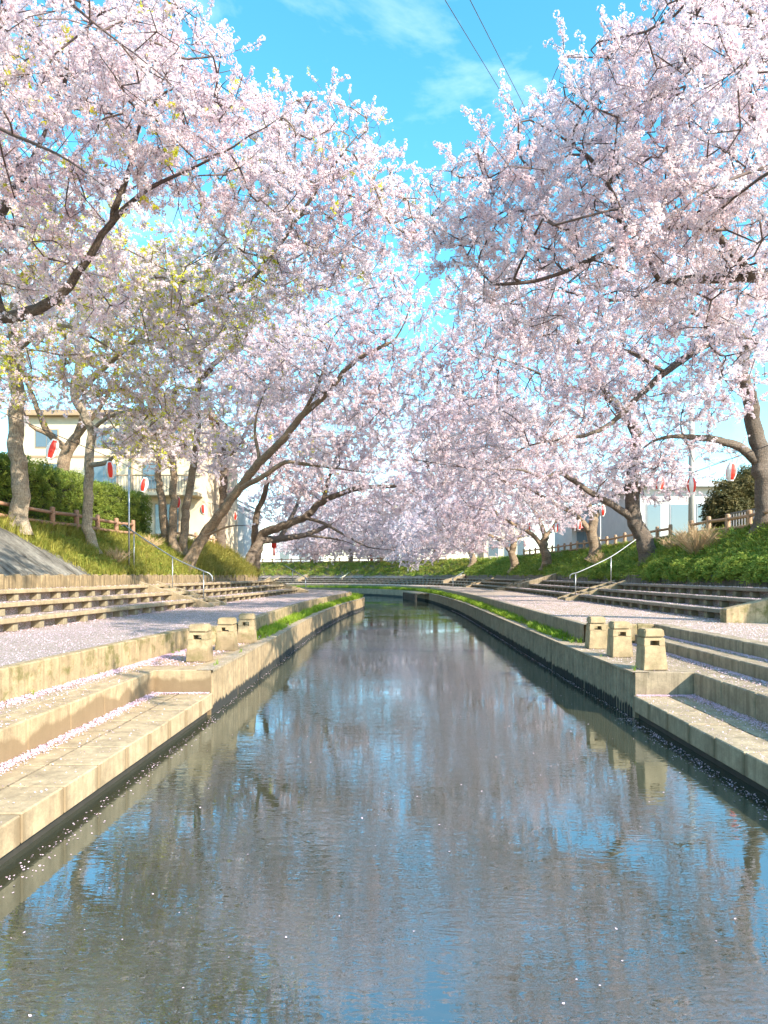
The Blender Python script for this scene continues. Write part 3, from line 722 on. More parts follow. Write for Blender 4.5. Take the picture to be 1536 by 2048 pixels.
def tree(label, base, limbs, ells, n_t, seed, near=False, spacing=.2, scale=1.0, leaf=0.0, mat='bark', block=.45, group=None, zmin=2.7, openness=1.22):
    rs = np.random.RandomState(seed)
    lm = []
    for i, (pts, r0, r1) in enumerate(limbs):
        s = smooth_limb(pts, .3)
        s[1:-1] += rs.normal(size=(len(s) - 2, 3)) * min(.03, r1 * .25)
        lm.append((s, r0, r1, None if i == 0 else 0))
    # flare at the foot
    pos, par, r, nsk, kids, cid = grow(rs, lm, [((e[0]), e[1], *(e[2:])) for e in ells], n_t, zmin=zmin, block=block)
    m0 = len(lm[0][0]); k = np.arange(m0); r[:m0] *= 1 + .55 * np.exp(-k * .3 / .28)
    t = empty('cherry_tree', tuple(pos[0]), label, 'tree', group)
    big = r >= .035
    link('trunk', wood_mesh('trunk', pos, par, r, big, M[mat]), t)
    link('branches', wood_mesh('branches', pos, par, r, ~big, M['twig' if mat != 'bark_pale' else 'bark']), t)
    s = np.where((par >= 0) & (r < .022))[0]
    seg = pos[s] - pos[par[s]]; ln = np.linalg.norm(seg, axis=1)
    chain = np.minimum(rs.gamma(1.3, 1 / 1.3, cid.max() + 2), 2.6); cnt = rs.poisson(ln / (spacing * openness) * chain[cid[s]]); rep = np.repeat(np.arange(len(s)), cnt)
    pts = pos[par[s]][rep] + seg[rep] * rs.rand(len(rep), 1)
    D = seg[rep] / ln[rep][:, None] * .8 + rand_dirs(rs, len(rep)) * .75 + np.array([[0, 0, .15]])
    tips = np.where((kids == 0) & (chain[cid] > .35))[0]; tp = pos[tips]; td = tp - pos[par[tips]]; td = td / (np.linalg.norm(td, axis=1)[:, None] + 1e-9)
    pts = np.vstack([pts, tp]); D = np.vstack([D, td])
    scl = scale * rs.uniform(.7, 1.25, len(pts)); rot = euler_from_dirs(rs, D)
    isleaf = np.zeros(len(pts), bool)
    if leaf: isleaf = rs.rand(len(pts)) < leaf * np.where(pts[:, 0] < -3.6 - .4 * rs.normal(size=len(pts)), 1, .1)
    bare = (rs.rand(len(pts)) < .12) & isleaf
    b = ~bare
    scatter('blossom', pts[b], rot[b], scl[b], SPRAY_N if near else SPRAY_F, t, rs)
    if leaf: scatter('young_leaves', pts[isleaf], rot[isleaf], scl[isleaf] * 1.45, LEAFS, t, rs)
    STATS[0] += len(pts)
    return t
def E(px, py, d, rx, ry, rz, w=1.0): return (tuple(P(px, py, d)), (rx, ry, rz), w)
def foot(px, py, d):
    p = P(px, py, d); p.z = ground_z(p.x, p.y) - .12; return p
def at(x, y): return Vector((x, y, ground_z(x, y) - .12))
G = 'cherry trees along the canal'
# --- sunny bank
tree('huge blossoming cherry whose limbs hang over the upper sunny bank', None,
     [([at(-13.4, 15.2), P(-480, 820, 15), P(-430, 640, 14.6)], .42, .30),
      ([P(-430, 640, 14.6), P(-200, 680, 14.2), P(0, 640, 13.6), P(110, 600, 13), P(175, 520, 12.7), P(215, 455, 12.4), P(300, 375, 12), P(420, 320, 11.6), P(560, 235, 11.2)], .20, .03),
      ([P(-430, 640, 14.6), P(-350, 330, 12.5), P(-150, 190, 11), P(0, 258, 10), P(120, 312, 9.6), P(250, 400, 9.2)], .16, .025),
      ([P(-350, 330, 12.5), P(-200, -80, 10), P(60, -60, 8.6), P(140, 5, 8.2), P(210, 62, 8), P(310, 140, 7.7), P(360, 185, 7.6)], .10, .018),
      ([P(215, 455, 12.4), P(262, 330, 12), P(275, 260, 11.8), P(320, 190, 11.5)], .07, .02),
      ([P(0, 640, 13.6), P(-20, 480, 13), P(60, 330, 12.5), P(150, 120, 12)], .12, .03)],
     [E(130, 190, 11.5, 2.8, 2.3, 1.7, 1.3), E(330, 270, 11.6, 1.8, 1.9, 1.3, 1.6), E(-150, 250, 11.5, 2.6, 2.4, 2.4), E(60, 60, 8.5, 1.7, 1.6, .7, 1.5), E(250, 90, 8.2, .75, 1, .35, 1.2), E(360, 150, 10.5, 1.0, 1.4, .75, 1.4), E(460, 330, 12.5, 1.4, 1.8, .8, 1.3), E(60, 420, 12, 1.7, 2, .8), E(90, 560, 12.5, 1.6, 1.6, .7, .7)],
     2300, 11, near=True, openness=1.35, spacing=.165, scale=1.05, leaf=.05, mat='bark_dark', group=G, zmin=4.5)
tree('smooth pale straight cherry trunk above the sprayed concrete slope', None,
     [([foot(37, 1058, 23), P(40, 960, 23), P(34, 860, 23), P(36, 740, 22.9), P(28, 640, 22.6), P(60, 540, 22)], .30, .17),
      ([P(28, 640, 22.6), P(120, 610, 21), P(230, 575, 20), P(330, 555, 19), P(430, 590, 18.5)], .12, .03),
      ([P(36, 740, 22.9), P(-40, 650, 22), P(-90, 520, 21.5)], .12, .04),
      ([P(34, 700, 22.8), P(110, 650, 21.5), P(210, 690, 20.5), P(300, 760, 20)], .09, .025)],
     [E(120, 560, 20.5, 3.2, 3.5, 1.5), E(330, 590, 19, 2.6, 2.6, 1.1), E(-60, 600, 21, 2.6, 3, 2), E(130, 690, 20.5, 2.4, 2.4, .9, .8), E(60, 440, 20, 3, 3, 1.5), E(40, 760, 21, 1.7, 1.8, 1.0, .7), E(220, 740, 20.5, 1.9, 1.8, .8)],
     1600, 12, spacing=.20, leaf=.5, openness=1.2, mat='bark_pale', group=G, block=.7, zmin=6)
tree('pruned cherry with a sawn side stub beside the hedge', None,
     [([foot(192, 1100, 26.5), P(176, 1060, 26.5), P(176, 980, 26.5), P(180, 900, 26.5), P(184, 860, 26.4), P(150, 790, 26), P(165, 700, 25.5)], .20, .14),
      ([P(178, 930, 26.5), P(205, 928, 26.2), P(228, 912, 26)], .11, .085),
      ([P(184, 860, 26.4), P(225, 830, 25.5), P(300, 820, 24), P(370, 850, 23)], .09, .02),
      ([P(150, 790, 26), P(260, 690, 24.5), P(380, 610, 22.5), P(500, 560, 20.5), P(600, 430, 18.5), P(690, 300, 17.2), P(770, 215, 16.8)], .13, .02),
      ([P(380, 610, 22.5), P(430, 520, 21), P(470, 400, 19.5), P(520, 300, 18.5)], .08, .02)],
     [E(290, 800, 23, 2.3, 2, .8, 1.6), E(320, 860, 22.5, 1.35, 1.3, .75, 3.0), E(250, 880, 23.5, .9, 1, .6, 2.0), E(310, 905, 22.3, 1.25, 1.2, .55, 4.0), E(360, 660, 22.5, 2.6, 2.6, 1.3), E(560, 330, 17.5, 1.9, 2.4, 1.5, 1.7), E(655, 290, 17, 1.35, 1.8, 1.05, 1.7), E(600, 470, 19, 2.8, 2.6, 1.6, 1.3), E(745, 420, 18.5, 1.4, 2, 1.2, 1.2), E(480, 540, 20.5, 2.4, 2.4, 1.2), E(725, 235, 16.8, .75, 1, .55, 1.0), E(820, 390, 17.5, .8, 1, .5, 2.2), E(845, 470, 18, .6, 1, .5, 1.6)],
     2700, 13, spacing=.17, leaf=.34, openness=1.3, mat='bark_pale', group=G, block=.75, zmin=5.2)
tree('forked cherry growing behind the log fence and hedge', None,
     [([foot(122, 960, 33), P(128, 935, 33), P(138, 900, 33), P(150, 880, 33)], .36, .26),
      ([P(138, 900, 33), P(100, 870, 32.5), P(72, 810, 32), P(50, 760, 32), P(-10, 690, 31)], .19, .05),
      ([P(150, 880, 33), P(168, 820, 33), P(160, 740, 33), P(110, 640, 32)], .17, .04),
      ([P(150, 880, 33), P(215, 790, 32), P(250, 690, 31), P(330, 600, 30)], .14, .03),
      ([P(100, 870, 32.5), P(60, 850, 32), P(40, 800, 31.5)], .1, .03)],
     [E(60, 660, 31.5, 4, 3.5, 2.4), E(250, 640, 31, 4, 3.5, 2.4), E(150, 560, 31, 4.5, 3.5, 1.8), E(20, 800, 31, 2, 2, 1.4, 1.2), E(180, 800, 31.5, 2.4, 2, 1.2, 1.2), E(-20, 720, 31, 2, 2, 1.6, .8)],
     900, 14, spacing=.24, scale=1.2, leaf=.06, mat='bark', group=G, block=.5, zmin=8)
tree('cherry with a clump of straight brown stems beside the handrail', None,
     [([foot(352, 1112, 36), P(345, 1060, 36), P(348, 1000, 36), P(345, 930, 36), P(340, 860, 35.8), P(350, 780, 35.5)], .24, .13),
      ([foot(338, 1108, 36.2), P(325, 1020, 36.2), P(316, 950, 36.2), P(322, 900, 36), P(300, 820, 35.5)], .26, .1),
      ([foot(366, 1108, 36.3), P(372, 1020, 36.3), P(384, 950, 36.3), P(395, 860, 36.3), P(396, 780, 36), P(440, 715, 35), P(492, 675, 34.4), P(510, 610, 34), P(490, 540, 33)], .24, .09),
      ([P(396, 780, 36), P(400, 690, 35.5), P(385, 600, 35), P(380, 500, 34)], .14, .03)],
     [E(440, 640, 34, 4, 3.5, 2.6), E(560, 600, 33, 3.6, 3.5, 2.4), E(330, 760, 35, 2.8, 3, 2), E(400, 560, 33, 4, 3.5, 2), E(650, 560, 32, 2.6, 3, 1.8), E(480, 800, 35, 2.6, 2.6, 1.6, .8), E(300, 880, 34.5, 2.4, 2, 1.2, 2.0), E(430, 900, 35, 2.2, 2, 1.2, 1.6)],
     2000, 15, spacing=.235, openness=1.05, scale=1.15, leaf=.1, mat='bark', group=G, block=.6, zmin=7)
tree('long leaning cherry trunk reaching from the bank over the canal', None,
     [([foot(372, 1112, 35), P(405, 1075, 35), P(440, 1030, 34.6), P(475, 980, 34), P(520, 925, 33.2), P(560, 885, 32.5), P(605, 830, 31.6), P(650, 790, 30.8), P(700, 730, 30), P(770, 690, 29)], .31, .08),
      ([P(475, 980, 34), P(530, 950, 33), P(570, 925, 32.5), P(620, 930, 32), P(680, 938, 31.4), P(740, 945, 30.8)], .15, .05),
      ([P(605, 830, 31.6), P(640, 760, 31), P(660, 690, 30.4), P(690, 640, 30)], .1, .03),
      ([P(405, 1075, 35), P(450, 1055, 34.4), P(500, 1050, 33.8)], .1, .03),
      ([P(520, 925, 33.2), P(510, 850, 33), P(530, 780, 32.5)], .1, .03)],
     [E(640, 720, 30.5, 3.6, 3.5, 1.9), E(760, 640, 29, 2.1, 3, 1.9), E(740, 780, 30, 2.6, 3, 1.8), E(560, 740, 31.5, 2.6, 3, 1.8), E(690, 900, 31, 2.8, 2.6, 1.1, .8), E(800, 560, 28.5, 1.1, 2, 1.1, .8)],
     1700, 16, spacing=.235, openness=1.05, scale=1.1, leaf=.03, mat='bark', group=G, block=.35, zmin=5.5)
tree('dark upright cherry behind the long leaning trunk', None,
     [([foot(440, 1085, 46), P(445, 1020, 46), P(448, 940, 46), P(440, 860, 46)], .32, .2),
      ([P(448, 940, 46), P(500, 850, 45), P(560, 760, 44)], .16, .05), ([P(440, 860, 46), P(400, 760, 46), P(380, 680, 45)], .15, .05)],
     [E(440, 780, 45, 5, 4, 3), E(560, 800, 45, 4.5, 4, 3), E(480, 920, 45, 4, 4, 2.2, .8), E(520, 690, 44, 5, 4, 2.2)],
     1100, 17, spacing=.25, scale=1.5, leaf=.02, mat='bark_dark', group=G, zmin=6)
tree('dark heavy cherry bending low above the bamboo grass', None,
     [([foot(500, 1090, 50), P(520, 1078, 50), P(556, 1055, 49.6), P(608, 1034, 49), P(646, 1002, 48.4), P(716, 977, 47.5), P(790, 972, 46.5)], .45, .12),
      ([foot(505, 1085, 50.5), P(512, 1040, 50.5), P(530, 985, 50.3), P(545, 920, 50)], .36, .14),
      ([P(608, 1034, 49), P(650, 1048, 48.2), P(690, 1070, 47.6), P(740, 1095, 47), P(800, 1100, 46)], .14, .03),
      ([P(646, 1002, 48.4), P(660, 950, 48), P(680, 900, 47.5), P(720, 850, 47)], .16, .05),
      ([P(545, 920, 50), P(600, 840, 49.5), P(660, 760, 49)], .12, .04)],
     [E(640, 830, 48, 4.4, 4, 2.8), E(760, 850, 47, 3.4, 3.6, 2.8), E(760, 990, 46.5, 3, 3, 1.5), E(560, 900, 50, 3.6, 3.6, 2.6), E(740, 1080, 47, 2.0, 2, .5, .5), E(640, 960, 48, 3.5, 3, 1.6)],
     1600, 18, spacing=.24, scale=1.45, leaf=.02, mat='bark_dark', group=G, block=.45, zmin=4.2)
tree('low spreading cherry at the tip of the sunny bank', None,
     [([at(-11.0, 48.3), P(520, 1085, 49.5), P(560, 1078, 51), P(610, 1070, 53), P(660, 1050, 55)], .36, .16),
      ([P(560, 1078, 51), P(590, 1020, 54), P(610, 960, 57)], .2, .1), ([P(610, 1070, 53), P(680, 1080, 54), P(720, 1095, 54)], .13, .03)],
     [E(640, 990, 58, 5, 4.5, 3), E(720, 1050, 56, 3.6, 3.5, 2.2), E(640, 1095, 55, 2.6, 2.2, .9, 3), E(730, 1100, 57, 2.4, 2, .8, 3), E(580, 1010, 60, 4.5, 4, 2.8), E(680, 920, 58, 5, 4, 2.6)],
     1300, 19, spacing=.27, scale=1.6, mat='bark_dark', group=G, zmin=3.2)
# --- far bank round the bend
far_spec = [(625, 112, 'distant cherry behind the far stair at the bend'), (700, 108, 'distant cherry above the far benches beside the yellow post'), (790, 103, 'distant pale-trunked cherry at the centre of the bend'),
            (868, 97, 'distant drooping cherry where the canal bends'), (760, 122, 'most distant cherry rising behind the bend')]
for i, (px, d, lab) in enumerate(far_spec):
    p = P(px, 1125, d); b0 = at(p.x, p.y)
    tree(lab, None, [([b0, b0 + Vector((.2, -.3, 1.6)), b0 + Vector((-.3, -.6, 3.2))], .42, .28), ([b0 + Vector((-.3, -.6, 3.2)), b0 + Vector((-2.5, -2, 5)), b0 + Vector((-4, -3, 6))], .18, .05), ([b0 + Vector((-.3, -.6, 3.2)), b0 + Vector((2, -2, 5.4)), b0 + Vector((3.6, -4, 6.2))], .18, .05)],
         [(tuple(b0 + Vector((0, -1.5, 6.6))), (6.5, 5.5, 3.2)), (tuple(b0 + Vector((-3, -4, 4.6))), (4, 4, 1.9)), (tuple(b0 + Vector((3.2, -4.2, 4.3))), (4, 4, 1.9)), (tuple(b0 + Vector((0, -1, 9.5))), (4.5, 4, 2.2)), (tuple(b0 + Vector((-2.5, -5.5, 2.6))), (3.2, 2.2, 1.3), 3), (tuple(b0 + Vector((2.8, -5, 2.4))), (3.2, 2.2, 1.2), 3)],
         1100, 40 + i, spacing=.42, scale=2.5, mat='bark', group=G, zmin=4.3)
# --- shaded bank
tree('giant blossoming cherry whose boughs fill the sky above the shaded bank', None,
     [([at(14.0, 13.0), P(2080, 760, 14), P(1900, 640, 14)], .45, .30),
      ([P(1900, 640, 14), P(1700, 570, 13.8), P(1540, 550, 13.5), P(1488, 538, 13.3), P(1450, 480, 13), P(1400, 458, 12.8), P(1340, 452, 12.7), P(1280, 472, 12.5), P(1240, 440, 12.3), P(1190, 420, 12)], .18, .05),
      ([P(1540, 550, 13.5), P(1420, 556, 13.5), P(1322, 562, 13.2), P(1292, 515, 13), P(1282, 478, 12.8)], .13, .06),
      ([P(1900, 640, 14), P(1800, 300, 12), P(1640, 120, 10), P(1500, 20, 8.5), P(1400, -60, 7.5)], .2, .04),
      ([P(1800, 300, 12), P(1640, 320, 10), P(1530, 335, 8.8), P(1420, 380, 8), P(1330, 440, 7.8)], .1, .02),
      ([P(1280, 472, 12.5), P(1180, 520, 12.2), P(1080, 560, 12), P(980, 570, 11.8)], .07, .02),
      ([P(1240, 440, 12.3), P(1200, 340, 12), P(1130, 280, 11.8), P(1060, 240, 11.6)], .06, .018),
      ([P(1640, 120, 10), P(1560, 60, 7), P(1500, 110, 5.6), P(1455, 190, 5.2)], .05, .012),
      ([P(1640, 320, 10), P(1600, 600, 6.5), P(1530, 690, 5.6), P(1470, 735, 5.4)], .04, .01)],
     [E(1300, 300, 12, 2.2, 2.6, 1.5, 1.4), E(1120, 330, 12, 1.45, 2, 1.0, 1.8), E(1010, 400, 12.2, 1.1, 1.8, .8, 1.8), E(930, 400, 12.4, .75, 1.2, .5, 1.8), E(905, 470, 12.6, .7, 1.2, .4, 1.6), E(885, 365, 12.4, .4, .8, .3, 2.2), E(1440, 180, 11, 2.0, 2.5, 1.6, 1.2), E(1500, 420, 12, 1.8, 2.2, 1.5), E(1170, 170, 11.8, .75, 1.2, .6, 1.6), E(1310, 110, 9, .85, 1.3, .6, 1.6), E(1470, 60, 7.5, .8, 1, .5, 1.6),
      E(1480, 170, 5.4, .35, .5, .45, 4.0), E(1490, 735, 5.5, .2, .3, .12, 1.5), E(1410, 795, 6.2, .2, .3, .1, 1.0), E(1080, 530, 12.3, 1.6, 2, .8), E(1420, 560, 12.5, 1.6, 2, .8), E(1240, 440, 11, 1.3, 1.5, 1)],
     2700, 21, near=True, openness=1.42, spacing=.165, scale=1.05, leaf=0, mat='bark_dark', group=G, zmin=3.6)
tree('old arching cherry at the log fence near the utility pole', None,
     [([foot(1530, 1050, 26), P(1530, 1000, 26), P(1520, 930, 26), P(1512, 880, 26), P(1500, 800, 25.6), P(1480, 740, 25.2), P(1500, 680, 24.8)], .42, .2),
      ([P(1520, 930, 26), P(1480, 895, 25.8), P(1420, 878, 25.4), P(1350, 873, 25), P(1300, 885, 24.7), P(1270, 915, 24.5)], .2, .06),
      ([P(1500, 680, 24.8), P(1440, 680, 24.3), P(1390, 702, 24), P(1330, 745, 23.6), P(1285, 785, 23.3), P(1230, 840, 22.8), P(1180, 868, 22.4), P(1120, 878, 22), P(1060, 892, 21.7), P(1000, 925, 21.4)], .17, .05),
      ([P(1500, 680, 24.8), P(1420, 640, 23), P(1320, 600, 21), P(1220, 600, 19.5), P(1120, 580, 18.5)], .13, .03),
      ([P(1330, 745, 23.6), P(1250, 700, 22.5), P(1150, 700, 21.5)], .07, .02)],
     [E(1380, 640, 22, 3, 3, 1.6), E(1280, 560, 19, 2.2, 2.4, 1.2, 1.2), E(1440, 720, 22.5, 2, 2.4, 1.2), E(1180, 620, 19.5, 2.6, 2.8, 1.4, 1.3), E(1040, 620, 18.5, 1.9, 2.4, 1.3, 1.2), E(1060, 860, 21.8, 2.4, 2, 1.0), E(1220, 780, 22.5, 2.4, 2.4, 1.2), E(1400, 800, 24.5, 2.4, 2.4, 1.0), E(1490, 600, 22, 2.4, 2.6, 2), E(1350, 905, 25, 1.6, 1.5, .45, .9), E(1290, 940, 24.8, 1.6, 1.5, .5, 1.2), E(1440, 905, 25.4, 1.3, 1.2, .5, .8)],
     2500, 22, openness=1.18, spacing=.215, scale=1.05, mat='bark_dark', group=G, block=.6, zmin=5)
tree('broad-footed old cherry leaning from the bank beside the dry shrub', None,
     [([foot(1300, 1105, 34), P(1283, 1070, 34), P(1268, 1040, 34), P(1262, 1000, 34), P(1266, 930, 33.6), P(1270, 860, 33), P(1215, 790, 32), P(1180, 720, 31.5), P(1130, 640, 31)], .46, .1),
      ([P(1268, 1040, 34), P(1225, 1010, 33.4), P(1180, 985, 33), P(1124, 948, 32.4), P(1086, 955, 32), P(1040, 940, 31.5), P(960, 940, 31)], .2, .05),
      ([P(1262, 1000, 34), P(1310, 940, 33.6), P(1350, 880, 33)], .16, .05),
      ([P(1215, 790, 32), P(1130, 770, 31), P(1040, 730, 30), P(940, 700, 29)], .1, .03)],
     [E(1150, 720, 31, 3.6, 3.5, 2), E(960, 660, 29, 2.6, 3.2, 2.2, 1.2), E(1000, 800, 30.5, 3, 3.2, 1.8), E(900, 760, 29.5, 1.7, 2.6, 1.8), E(1040, 950, 32, 2.8, 2.6, 1.0), E(1260, 880, 33, 2.6, 2.6, 1.6), E(1200, 970, 33.5, 1.8, 2, .9), E(1325, 970, 33, 1.9, 1.6, .9, 2.2), E(1120, 1010, 32.5, 1.9, 1.8, .6, 1.2), E(890, 900, 31, 1.8, 2.4, 1.2)],
     2400, 23, openness=1.15, spacing=.24, scale=1.15, mat='bark_dark', group=G, block=.4, zmin=4.6)
spec = [(1188, 1112, 45, [E(1080, 880, 42, 4.6, 4, 2.6), E(960, 860, 40, 3.8, 4, 2.8), E(1180, 960, 44, 3.6, 3.5, 1.8), E(1040, 990, 43, 3.4, 3, 1.3), E(1100, 1040, 42, 2.4, 2, .8), E(880, 820, 40, 2.4, 3, 2.2)], 1300, .24, 1.4, 'gnarled cherry rooted just beside the shaded handrail'),
        (1092, 1118, 55, [E(1000, 950, 52, 5, 4.5, 2.8), E(890, 900, 50, 4, 4.5, 3.2), E(1090, 1010, 54, 4, 3.5, 1.6), E(940, 1040, 52, 3.4, 3, 1.4), E(1000, 1075, 51, 2.4, 2, .7), E(900, 1085, 50, 1.8, 2, .6)], 1300, .27, 1.6, 'thick cherry with a knobbly upright trunk on the shaded bank'),
        (1028, 1124, 65, [E(960, 980, 62, 5, 5, 3), E(870, 960, 60, 4.5, 5, 3.2), E(1010, 1050, 64, 4, 4, 1.6), E(900, 1065, 62, 3.6, 3.5, 1.4), E(860, 1105, 62, 2.4, 2.5, .9, 1.3), E(950, 1095, 62, 2.4, 2.5, .8)], 1300, .3, 1.8, 'cherry with a forked leaning trunk beyond the knobbly one'),
        (945, 1135, 80, [E(890, 1030, 77, 5.5, 5, 3), E(850, 1080, 74, 4.2, 4, 1.8), E(930, 1060, 79, 4, 4, 2), E(830, 1115, 72, 2.6, 2.5, 1.0, 1.5)], 1100, .34, 2.1, 'squat cherry bowing to the promenade above the plank weir')]
for i, (px, py, d, el, nt_, sp, sc_, lab) in enumerate(spec):
    b0 = foot(px, py, d); k = d / 45
    tree(lab, None, [([b0, b0 + Vector((.05, -.1, .9)), b0 + Vector((-.25, -.2, 1.8)), b0 + Vector((-.1, -.3, 2.7))], .46, .3),
                     ([b0 + Vector((-.25, -.2, 1.8)), b0 + Vector((-1.3, -.5, 3.0)), b0 + Vector((-2.6, -.9, 3.6)), b0 + Vector((-4.6, -1.6, 4.6)), b0 + Vector((-6.5, -2.5, 5.0))], .22, .05),
                     ([b0 + Vector((-.1, -.3, 2.7)), b0 + Vector((-.8, -.6, 4.3)), b0 + Vector((-2.2, -1.2, 6.2)), b0 + Vector((-3.6, -2, 8))], .22, .05),
                     ([b0 + Vector((-.1, -.3, 2.7)), b0 + Vector((.8, -.2, 4)), b0 + Vector((1.6, -.6, 5.6))], .18, .05)],
         el, nt_, 24 + i, spacing=sp, scale=sc_, mat='bark', group=G, block=.6, zmin=3.5 if d < 75 else 2.6)
print('sprays', STATS[0])

# ------------------------------------------------------------------ stone lanterns
def stone_lantern(x, y, rz, mat, label, h=.70):
    t = empty('stone_lantern', (x, y, Z_LAND), label, 'lantern', 'stone lanterns on the aprons', rz); t.rotation_euler = (.012 * math.sin(x * 7 + y), .014 * math.cos(y * 3), rz)
    w0, w1 = .42, .325; wz = lambda z: w0 + (w1 - w0) * z / .70
    def part(name, pieces, bev):
        bm = bmesh.new()
        for (x0, x1, z0, z1, g) in pieces:          # x range as fractions of the width at each height, g grows the piece
            vs = []
            for z in (z0, z1):
                w = wz(z) + g
                for (fx, fy) in ((x0, -.5), (x1, -.5), (x1, .5), (x0, .5)): vs.append(bm.verts.new((fx * w, fy * w, z)))
            for f in ((3, 2, 1, 0), (4, 5, 6, 7), (0, 1, 5, 4), (1, 2, 6, 5), (2, 3, 7, 6), (3, 0, 4, 7)): bm.faces.new([vs[k] for k in f])
        if bev: bmesh.ops.bevel(bm, geom=list(bm.edges), offset=bev, segments=2, affect='EDGES')
        r_ = random.Random(int(x * 100))
        for v in bm.verts: v.co += Vector((r_.uniform(-.003, .003), r_.uniform(-.003, .003), 0))
        me = bpy.data.meshes.new(name); bm.to_mesh(me); bm.free(); me.materials.append(mat)
        o = bpy.data.objects.new(name, me); COL.objects.link(o); o.parent = t; return o
    part('pedestal', [(-.5, .5, 0, .42, 0)], .012)
    part('light_chamber', [(-.5, -.22, .4185, .505, -.001), (.22, .5, .4185, .505, -.001), (-.5, .5, .5045, .548, -.002)], 0)
    part('cap', [(-.5, .5, .556, .70, .012)], .022)
for i, (x, y, l_) in enumerate(((-3.80, 12.95, 'mossy buff stone lantern nearest the sunlit slabs'), (-3.77, 14.85, 'middle of three mossy stone lanterns on the sunny apron'), (-3.70, 16.5, 'stone lantern nearest the grass strip on the sunny apron'))):
    stone_lantern(x, y, .02 * i, M['stone'], l_)
for i, (x, y, l_) in enumerate(((4.36, 11.85, 'lichen-capped stone lantern nearest the shaded waterside slabs'), (4.41, 13.7, 'middle of three stone lanterns on the grey apron'), (4.38, 15.25, 'stone lantern nearest the grass strip on the grey apron'))):
    stone_lantern(x, y, -.03 * i + .02, M['stone_r'], l_)

# ------------------------------------------------------------------ log fences
def fence(line, side, off, s0, s1, mat, label, zadd=0.0):
    ln = offset(line, side * off); pts = along(ln, 1.75, s0, s1)
    t = empty('log_fence', (pts[0][0], pts[0][1], bank_z(off)), label, 'fence')
    post = tube_mesh('post', [(0, 0, -.3), (0, 0, .0), (0, 0, .86), (0, 0, .90), (0, 0, .92)], [.105, .1, .1, .09, .06], mat, 10)
    rs = random.Random(3); zs = [bank_z(off) + zadd + rs.uniform(-.03, .03) for _ in pts]
    for (x, y, a), z in zip(pts, zs): link('post', post, t, (x, y, z))
    for k in range(len(pts) - 1):
        (x0, y0, a), (x1, y1, b) = pts[k], pts[k + 1]; p0 = Vector((x0, y0, zs[k])); p1 = Vector((x1, y1, zs[k + 1])); d = p1 - p0; Ln = d.length
        if k == 0: rail = tube_mesh('rail', [(0, 0, .0), (0, 0, .6), (0, 0, 1.2), (0, 0, 1.8)], [.072, .066, .07, .068], mat, 9)
        for hz in (.70, .30):
            o = link('rail', rail, t); q = d.to_track_quat('Z', 'Y'); o.matrix_parent_inverse = Matrix.Identity(4); o.parent = t
            M_ = Matrix.Translation(p0 + Vector((0, 0, hz)) - t.location) @ q.to_matrix().to_4x4() @ Matrix.Diagonal((1, 1, Ln / 1.8, 1)); o.matrix_basis = M_
    return t
fence(benchL, -1, 5.42, 12, 31, M['logfence'], 'brown log fence below the clipped hedge')
fence(benchL, -1, 5.42, 33.2, 47, M['logfence_r'], 'tan log fence resuming behind the clump of stems')
fence(benchR, +1, 5.35, 0.5, 15, M['logfence_r'], 'tan log fence beside the dry shrub')
fence(benchR, +1, 5.35, 17, 52, M['logfence_r'], 'long log fence behind the row of shaded trunks')
fence(benchR, +1, 5.6, 72, 116, M['logfence'], 'dark log fence on the far bank of the bend')

# ------------------------------------------------------------------ handrails and stairs
def handrail(pts, posts, r, mat, label, rz=None):
    t = empty('handrail', tuple(posts[0][0]), label, 'handrail')
    link('rail', tube_mesh('rail', catmull([tuple(p) for p in pts], .08), r, mat, 8), t)
    for (b, tp) in posts: link('post', tube_mesh('post', [b, tp], r * .9, mat, 8), t)
def vpost(px, py, d, zb):
    tp = P(px, py, d); return (Vector((tp.x, tp.y, zb)), tp)
handrail([P(425, 1163, 26.5), P(424, 1153, 26.5), P(417, 1146, 26.5), P(404, 1141, 26.5), P(345, 1114, 27), P(262, 1060, 27.5), P(250, 1050, 27.6), P(241, 1054, 27.6)],
         [vpost(407, 1143, 26.5, 1.18), vpost(345, 1114, 27, 1.7), vpost(268, 1064, 27.5, 2.4)], .024, M['steel'], 'galvanised handrail climbing the sunny bank beside the stems')
handrail([P(1140, 1158, 32.4), P(1140, 1151, 32.4), P(1146, 1147, 32.4), P(1160, 1143, 32.4), P(1221, 1114, 32.7), P(1272, 1079, 33)], [vpost(1151, 1146, 32.4, 1.4), vpost(1222, 1114, 32.7, 1.95)], .026, M['steel'], 'galvanised handrail climbing the shaded bank')
handrail([P(616, 1160, 51), P(614, 1157, 51), P(606, 1152, 51), P(572, 1132, 52)], [vpost(611, 1155, 51, 1.2), vpost(585, 1140, 51.6, 1.9)], .03, M['steel'], 'short handrail at the rounded tip of the benches')
handrail([P(680, 1156, 97), P(690, 1151, 98), P(711, 1135, 101)], [vpost(684, 1154, 97.4, 1.7), vpost(699, 1145, 99, 2.2), vpost(710, 1136, 101, 3)], .06, M['creamrail'], 'cream handrail of the far stair at the bend')
handrail([P(905, 1160, 66), P(905, 1157, 66), P(910, 1154, 66), P(927, 1144, 67)], [vpost(906, 1156, 66, 1.2), vpost(922, 1147, 66.8, 2)], .035, M['steel'], 'short handrail beneath the squat bowing cherry')
